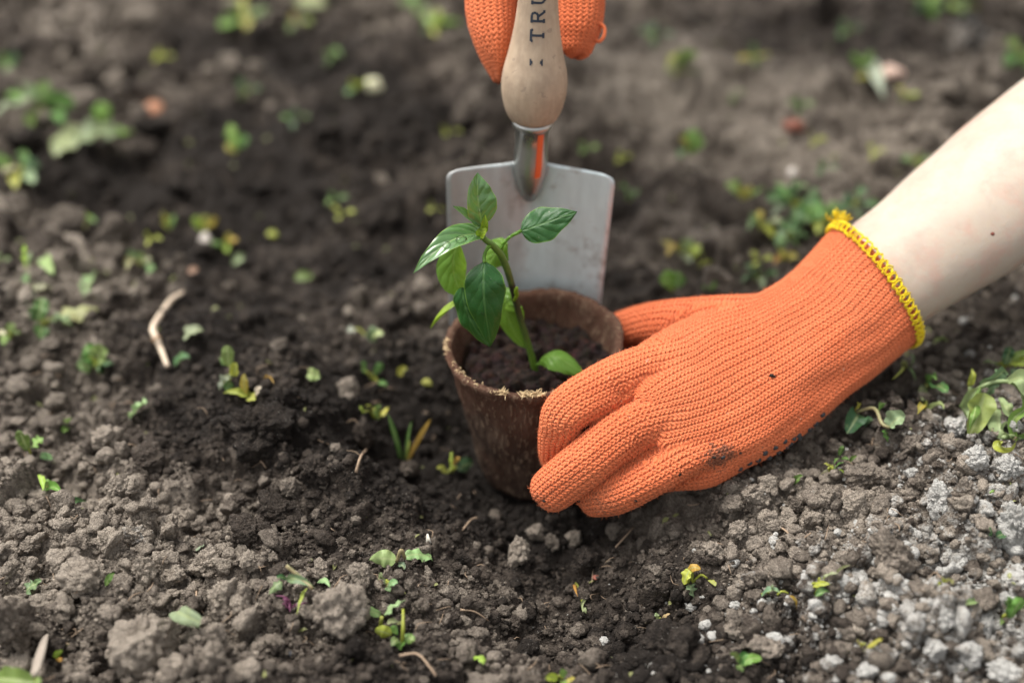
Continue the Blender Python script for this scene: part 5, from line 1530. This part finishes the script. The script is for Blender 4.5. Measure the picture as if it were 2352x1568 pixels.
for (pts, w, c, fo, tw__, pr) in [
    ([(2246, 898, .016), (2240, 935, .010), (2232, 975, .006), (2222, 1002, .002)], 68, 'm', .4, .3, (.35, .95)),
    ([(2236, 884, .016), (2214, 905, .013), (2206, 940, .008), (2216, 960, .006)], 34, 'p', .8, .6, OVAL),
    ([(2236, 882, .018), (2228, 912, .016), (2226, 950, .012), (2220, 985, .008)], 22, 'b', -.7, -.5, OVAL),
    ([(2214, 884, .012), (2216, 862, .018), (2212, 840, .022)], 20, 'y', .5, .3, LANC),
    ([(2236, 878, .014), (2262, 868, .018), (2282, 848, .022), (2272, 872, .012)], 36, 'k', .5, .8, OVAL),
    ([(2290, 870, .020), (2322, 866, .022), (2346, 890, .016), (2362, 905, .010)], 46, 'p', .5, .4, OVAL),
    ([(2275, 915, .008), (2282, 950, .006), (2296, 985, .004), (2320, 1004, .003)], 52, 'p', .2, .5, OVAL),
    ([(2284, 910, .012), (2300, 935, .010), (2318, 958, .005)], 30, 'p', .5, -.4, OVAL),
    ([(2334, 905, .014), (2344, 935, .010), (2320, 962, .007), (2328, 1000, .003), (2344, 1008, .002)], 30, 'b', .7, .5, LANC),
    ([(2300, 1012, .003), (2286, 1020, .005), (2310, 1030, .008), (2332, 1008, .004)], 24, 'y', .4, 1.0, LANC),
    ([(2330, 1002, .003), (2350, 992, .006), (2370, 980, .01)], 22, 'b', .5, .2, LANC),
    ([(2262, 905, .006), (2270, 885, .010), (2285, 888, .006)], 26, 'k', .4, .4, OVAL)]:
    o = strip(pts, w, CU + Vector((wr.gauss(0, .25), 0, wr.gauss(0, .2))), pr, fo, .3, tw__).build('leaf', M['weed'], wl); o.color = PAL[c] + (1,)
for pts in ([(2222, 900, .010), (2240, 884, .016), (2268, 872, .019), (2304, 874, .020), (2330, 896, .016), (2336, 910, .013)], [(2216, 884, .014), (2218, 905, .010), (2222, 925, .004)], [(2300, 1004, .003), (2325, 1000, .003), (2344, 1006, .002)]):
    mb = MB(); tube(mb, [(*(hit(x, y + h / .66 * FPX * .8) + Vector((0, 0, h))), .0010) for x, y, h in pts], 6, 5)
    o = mb.build('stem', M['weed'], wl); o.color = PAL['p'] + (1,)
tag(wl, 'large wilted yellow green weed with curled leaves at the right edge', 'weed', GW)
weed('curled green weed above the large wilted one', [(2290, 845, 2248, 838, 30, 'b', .008), (2300, 842, 2306, 800, 26, 'd', .014), (2310, 838, 2350, 842, 30, 'y', .010), (2315, 830, 2350, 820, 24, 'b', .014), (2320, 850, 2336, 875, 22, 'k', .006)])
weed('folded green leaf sprig between the cuff and the wilted weed', [(2130, 890, 2168, 905, 34, 'g', .010), (2125, 895, 2112, 925, 28, 'k', .006), (2126, 886, 2140, 878, 20, 'b', .012), (2120, 945, 2100, 958, 18, 'y', .006), (2125, 948, 2160, 945, 16, 'p', .006)])
weed('crinkled sprig with one dark and one pale leaf below the wrist', [(1968, 955, 1940, 1000, 46, 'd', .006), (2040, 985, 2072, 960, 46, 'p', .008, PEP), (1985, 985, 2000, 970, 24, 'k', .006), (2010, 955, 2025, 932, 16, 'g', .012), (2030, 990, 2036, 1020, 18, 'g', .004), (1956, 950, 1966, 930, 12, 'y', .012)], stem=[[(1960, 950, .004, .0007), (2000, 940, .010, .0009), (2020, 975, .006, .0009), (2040, 985, .004, .0007)]], stemcol='t')
weed('thin green stems hanging under the wrist', [(2080, 850, 2096, 880, 7, 'g', .008, LANC), (2070, 845, 2040, 880, 7, 'y', .008, LANC), (2083, 815, 2080, 850, 7, 'g', .014, LANC)])
weed('fine green sprig beside the dotted glove edge', [(1925, 1050, 1932, 1030, 12, 'g', .008), (1922, 1056, 1912, 1070, 12, 'p', .004), (1930, 1058, 1946, 1060, 8, 'p', .004), (1950, 1065, 1962, 1050, 10, 'k', .008)])
weed('yellow sprig on the dark grey block shaped clod', [(1905, 1080, 1885, 1068, 10, 'y', .008), (1912, 1080, 1930, 1066, 12, 'g', .010), (1912, 1086, 1940, 1096, 8, 'y', .006), (1900, 1085, 1880, 1096, 8, 't', .004)], pr=LANC)
leaf1('small green leaf right below the cuff corner', 2140, 796, 2170, 788, 22, 'b')
# far right, out of focus
weed('yellow green blurred weed right of the far glove', [(1530, 165, 1560, 130, 40, 'y', .02), (1555, 165, 1590, 135, 42, 'b', .02), (1550, 170, 1530, 175, 26, 'g', .008), (1570, 175, 1610, 180, 24, 'p', .008)])
weed('dark bluish weed farther back right of the far glove', ros(1495, 88, 84, 4, 'kd'))
weed('yellow weed right of the yellow green blurred one', ros(1732, 138, 62, 4, 'yg'))
weed('dark green sprout near the top edge right of centre', ros(1946, 76, 56, 3, 'dg'))
weed('green tuft at the top edge on the right', ros(2130, 24, 84, 5, 'gbd'))
weed('yellowish tuft at the top edge beside the green one', ros(2212, 20, 66, 4, 'yg'))
weed('far weed with a long whitish leaf beside the pink pebble', [(1985, 150, 2024, 238, 44, 'w', .01, LANC), (1975, 165, 1952, 140, 46, 'b', .02), (1980, 160, 1990, 130, 40, 'g', .02), (1985, 175, 1972, 190, 26, 'y', .006)])
weed('small weed right of the long whitish leaf', ros(2078, 226, 54, 3, 'yp'))
weed('green weed on the right edge beside the white lime patch', ros(2340, 128, 92, 5, 'gb'))
weed('green weed growing over the reddish stone', ros(1834, 250, 56, 4, 'gk'))
weed('yellow green weed right of the blade, far', [(1585, 355, 1600, 315, 46, 'b', .02), (1580, 355, 1560, 335, 36, 'y', .016), (1590, 360, 1560, 372, 30, 'd', .008)])
weed('small weed behind the yellow green one', ros(1686, 222, 50, 3, 'gy'))
weed('green sprout right of the ferrule', ros(1350, 346, 48, 3, 'bg'))
weed('green sprout right of the blade corner', [(1445, 460, 1425, 432, 30, 'b', .016), (1446, 462, 1462, 452, 30, 'g', .012)])
weed('small yellow sprout right of the ferrule', ros(1430, 366, 40, 3, 'yp'))
weed('bright twin weed at the edge of the green patch behind the wrist', [(1690, 455, 1660, 435, 44, 'b', .014), (1720, 455, 1750, 440, 46, 'b', .016), (1710, 462, 1705, 440, 34, 'y', .016)])
weed('largest green weed of the patch behind the wrist', ros(1826, 472, 120, 8, 'kgdk'))
weed('green weed right of the largest one behind the wrist', ros(1890, 500, 96, 7, 'gky'))
weed('dark green weed touching the forearm outline', ros(1962, 474, 84, 5, 'dk'))
weed('low green weed below the largest one behind the wrist', ros(1812, 545, 90, 6, 'kgp'))
weed('pale weed between the patch and the bright twin leaves', ros(1745, 520, 84, 5, 'pyk'))
weed('pale yellow weed right of the trowel blade', ros(1562, 582, 84, 5, 'ypo'))
weed('small yellow sprout next to the pale blurred clod', ros(1610, 610, 40, 3, 'yg'))
weed('bright green twin leaved sprout behind the thumb', [(1540, 668, 1518, 632, 38, 'b', .014), (1548, 668, 1562, 634, 38, 'g', .014), (1545, 672, 1535, 660, 14, 'y', .004)])
leaf1('small bright green leaf behind the back of the glove', 1616, 668, 1646, 662, 28, 'b')
weed('yellow green sprout above the back of the glove', ros(1742, 602, 50, 3, 'yp'))
weed('dark green sprout just above the glove outline', ros(1738, 642, 76, 5, 'dk'))
weed('yellow sprout close to the cuff outline', ros(1796, 598, 50, 3, 'yo'))
weed('yellow green sprout half way along the forearm, behind', ros(2006, 356, 46, 3, 'yb'))
weed('green sprout close to the forearm outline', ros(2104, 374, 60, 4, 'gb'))
weed('small dark sprout far behind the wrist', ros(1894, 396, 48, 3, 'dk'))
weed('pale sprout below the small white pebble', ros(1826, 432, 44, 3, 'pg'))
weed('green yellow sprout in the far soil right of the trowel', ros(1870, 330, 46, 3, 'yg'))
# ------------------------------------------------------------------ STONES, TWIG, STRAWS
def pebble(px, py, w, h, c, label, name='pebble', rough=0.6):
    g = hit(px, py + h * .3); d = depth_of(g)
    v, f = ICO[3]; s = wr.uniform(0, 50)
    vv = [Vector(p) * (0.95 + 0.42 * mnoise.noise(Vector(p) * 1.4 + Vector((s, 0, 0))) + 0.10 * mnoise.noise(Vector(p) * 4 + Vector((s, 0, 0)))) for p in v]
    mb = MB(); a = w * .5 / FPX * d; b = h * .5 / FPX * d
    mb.add([g + Vector((p.x * a, p.y * (a + b) / 2, p.z * b * .8 + b * .35)) for p in vv], [tuple(k) for k in f])
    o = mb.build(name, plain(name + '_' + str(px), c, rough, .3, 0, .3, 260, .0005), origin=g)
    tag(o, label, 'pebble', 'pebbles on the bed')
pebble(351, 246, 62, 52, (.50, .24, .14), 'orange pebble in the blurred soil at upper left')
pebble(858, 190, 42, 40, (.62, .60, .40), 'pale yellow round stub in the far soil left of the trowel')
pebble(2046, 160, 56, 40, (.66, .47, .38), 'pale pink pebble beside the long whitish leaf')
pebble(1826, 284, 52, 34, (.20, .07, .045), 'reddish brown stone under a green weed at far right')
pebble(475, 545, 36, 50, (.60, .54, .48), 'whitish pebble amid the yellow sprout at middle left')
pebble(1820, 392, 28, 36, (.55, .50, .45), 'small whitish pebble far behind the wrist')
pebble(1368, 1322, 20, 14, (.30, .10, .07), 'tiny red brick crumb in the planting hollow')
pebble(640, 1492, 20, 18, (.05, .05, .055), 'tiny smooth black ball near the bottom left')
pebble(665, 1497, 20, 16, (.05, .05, .055), 'tiny smooth black ball right of its twin')
# bleached twig with a joint
M['twig'] = plain('bleached_twig', (0.66, 0.53, 0.40), .75, .3, 0, .55, 240, .0006)
tp = [(424, 684, .0016), (398, 700, .0024), (372, 735, .0028), (354, 768, .0030), (362, 790, .0032), (372, 815, .0026), (388, 856, .0021)]
O = hit(360, 785)
mb = MB(); tube(mb, [(*(hit(x, y) + Vector((0, 0, .004))), r * .6) for x, y, r in tp], 10, 6)
tw_ = mb.build('twig', M['twig'], origin=O); tag(tw_, 'bent bleached twig lying on the soil at left', 'twig')
mb = MB(); O2 = hit(362, 792) + Vector((0, 0, .004)); tube(mb, [(*(O2 + Vector((-.001, 0, .0012))), .0025), (*(O2 + Vector((.001, 0, -.0014))), .0025)], 10, 2)
mb.build('knot', plain('twig_knot', (.30, .19, .11), .8, .2, 0, .5, 300), tw_)
# wood chip
M['chip'] = plain('grey_wood_chip', (.34, .29, .24), .85, .2, 0, .6, 420, .0008)
O = hit(95, 1530); d = depth_of(O); a, b = hit(108, 1488) + Vector((0, 0, .006)), hit(84, 1566) + Vector((0, 0, .004))
mb = MB(); tube(mb, [(*a, .0030), (*(a * .7 + b * .3), .0038), (*((a + b) / 2), .0040), (*(a * .2 + b * .8), .0037), (*b, .0028)], 8, 5, flat=.35)
tag(mb.build('wood_chip', M['chip'], origin=O), 'grey splinter of wood standing out of the soil at bottom left', 'wood chip')
# white straw, purple root, loose rootlets
mb = MB()
for k in range(4):
    x = 980 + k * 3.2; p = hit(x, 1250) + Vector((0, 0, .001)); q_ = hit(x + 2 - k * 3, 1236) + Vector((0, 0, .003))
    tube(mb, [(*p, .0004), (*q_, .0003)], 5, 2)
tag(mb.build('straw_bit', plain('white_straw', (.75, .70, .60), .7, .3), origin=hit(985, 1242)), 'split bit of white straw above the pair of pale leaves', 'straw')
mb = MB()
for k in range(14):
    p = hit(668 + wr.gauss(0, 6), 1400 + wr.gauss(0, 6)) + Vector((0, 0, .003)); q_ = p + Vector((wr.gauss(0, .003), wr.gauss(0, .002), wr.uniform(0, .004)))
    tube(mb, [(*p, .0004), (*((p + q_) / 2 + Vector((wr.gauss(0, .001), 0, .001))), .0004), (*q_, .0002)], 5, 3)
tag(mb.build('root_tangle', plain('purple_root', (.16, .05, .10), .7, .3), origin=hit(668, 1400)), 'tangle of purple rootlets beside the lime crusted clod', 'root')
M['rootlet'] = plain('rootlet', (.36, .26, .18), .85, .2, 0, .5, 300)
def rootlet(pts, label, r=.0005):
    O = hit(*pts[0][:2])
    mb = MB(); tube(mb, [(*(hit(x, y) + Vector((0, 0, .0015 + (k % 2) * .0025))), r * (1 - .5 * k / len(pts))) for k, (x, y) in enumerate(pts)], 6, 5)
    tag(mb.build('rootlet', M['rootlet'], origin=O), label, 'root', 'roots on the soil')
rootlet([(818, 1090), (830, 1062), (842, 1036), (844, 1020)], 'pale root hanging down the dark upright clod', .0007)
rootlet([(452, 1362), (456, 1400), (474, 1420), (482, 1432)], 'thin curved root of the pale green leaf on the heap')
rootlet([(1058, 1405), (1090, 1418), (1122, 1430)], 'root lying in front of the hollow')
rootlet([(1062, 1222), (1086, 1204), (1108, 1196)], 'short root left of the fingertips')
rootlet([(918, 1510), (960, 1516), (990, 1540), (1002, 1566)], 'arched root near the bottom edge', .0006)
rootlet([(585, 1060), (600, 1072), (612, 1080)], 'short root on the middle of the left slope')
rootlet([(1790, 1215), (1805, 1235), (1828, 1250), (1860, 1238)], 'dry curled root on the right slope')
rootlet([(1410, 1265), (1440, 1240), (1455, 1215)], 'fine root below the ring finger')
rootlet([(1930, 1090), (1945, 1110), (1955, 1130)], 'thin dry stalk on the block shaped clod')
mb = MB()                                                          # hair roots and husks, too many to count
for k in range(260):
    x, y = wr.uniform(0, 2352), wr.uniform(820, 1568)
    if 1180 < x < 2100 and y < 1200 - (x - 1500) * .4: continue
    p = hit(x, y) + Vector((0, 0, .0012)); a = wr.uniform(0, 6.28); L = wr.uniform(.003, .010)
    e = p + Vector((math.cos(a), math.sin(a), wr.uniform(-.1, .5))) * L
    tube(mb, [(*p, .00022), (*((p + e) / 2 + Vector((wr.gauss(0, .2), wr.gauss(0, .2), .2)) * L), .0002), (*e, .0001)], 3, 2)
tag(mb.build('hair_roots', M['rootlet']), 'fine hair roots and fibres strewn through the soil', 'roots', None, 'stuff')
mb = MB()
for k in range(300):
    x, y = wr.uniform(-20, 2380), wr.choice((wr.uniform(-20, 760), wr.uniform(500, 1568)))
    if 1180 < x < 2100 and y < 1200 - (x - 1500) * .4 and y > 620: continue
    p = hit(x, y) + Vector((0, 0, .0008)); a = wr.uniform(0, 6.28); L = wr.uniform(.0012, .0042)
    d_ = Vector((math.cos(a), math.sin(a), wr.uniform(-.2, .6)))
    leaf_geo(mb, p, p + d_ * L * .5 + Vector((0, 0, L * .2)), p + d_ * L, L * wr.uniform(.35, .8), Vector((wr.gauss(0, .5), wr.gauss(0, .5), 1)), pr=OVAL, nu=4, nv=1)
fl = mb.build('leaf_flakes', M['weed']); fl.color = (.30, .30, .12, 1)
tag(fl, 'tiny yellowish and green plant flakes strewn over the soil', 'plant debris', None, 'stuff')
# mole on the forearm
gp = BVHTree.FromPolygons([v.co + Vector(PORG) for v in person.data.vertices], [tuple(p.vertices) for p in person.data.polygons])
h = gp.ray_cast(CAMPOS, ray(2280, 537).normalized())
if h[0] is not None:
    mb = MB(); qm = h[1].to_track_quat('Z', 'Y').to_matrix(); v, f = ICO[2]
    mb.add([h[0] + qm @ Vector((p[0] * .0010, p[1] * .0009, p[2] * .00035)) for p in v], [tuple(k) for k in f])
    mb.build('mole', plain('mole_skin', (.20, .06, .04), .5, .3), person)
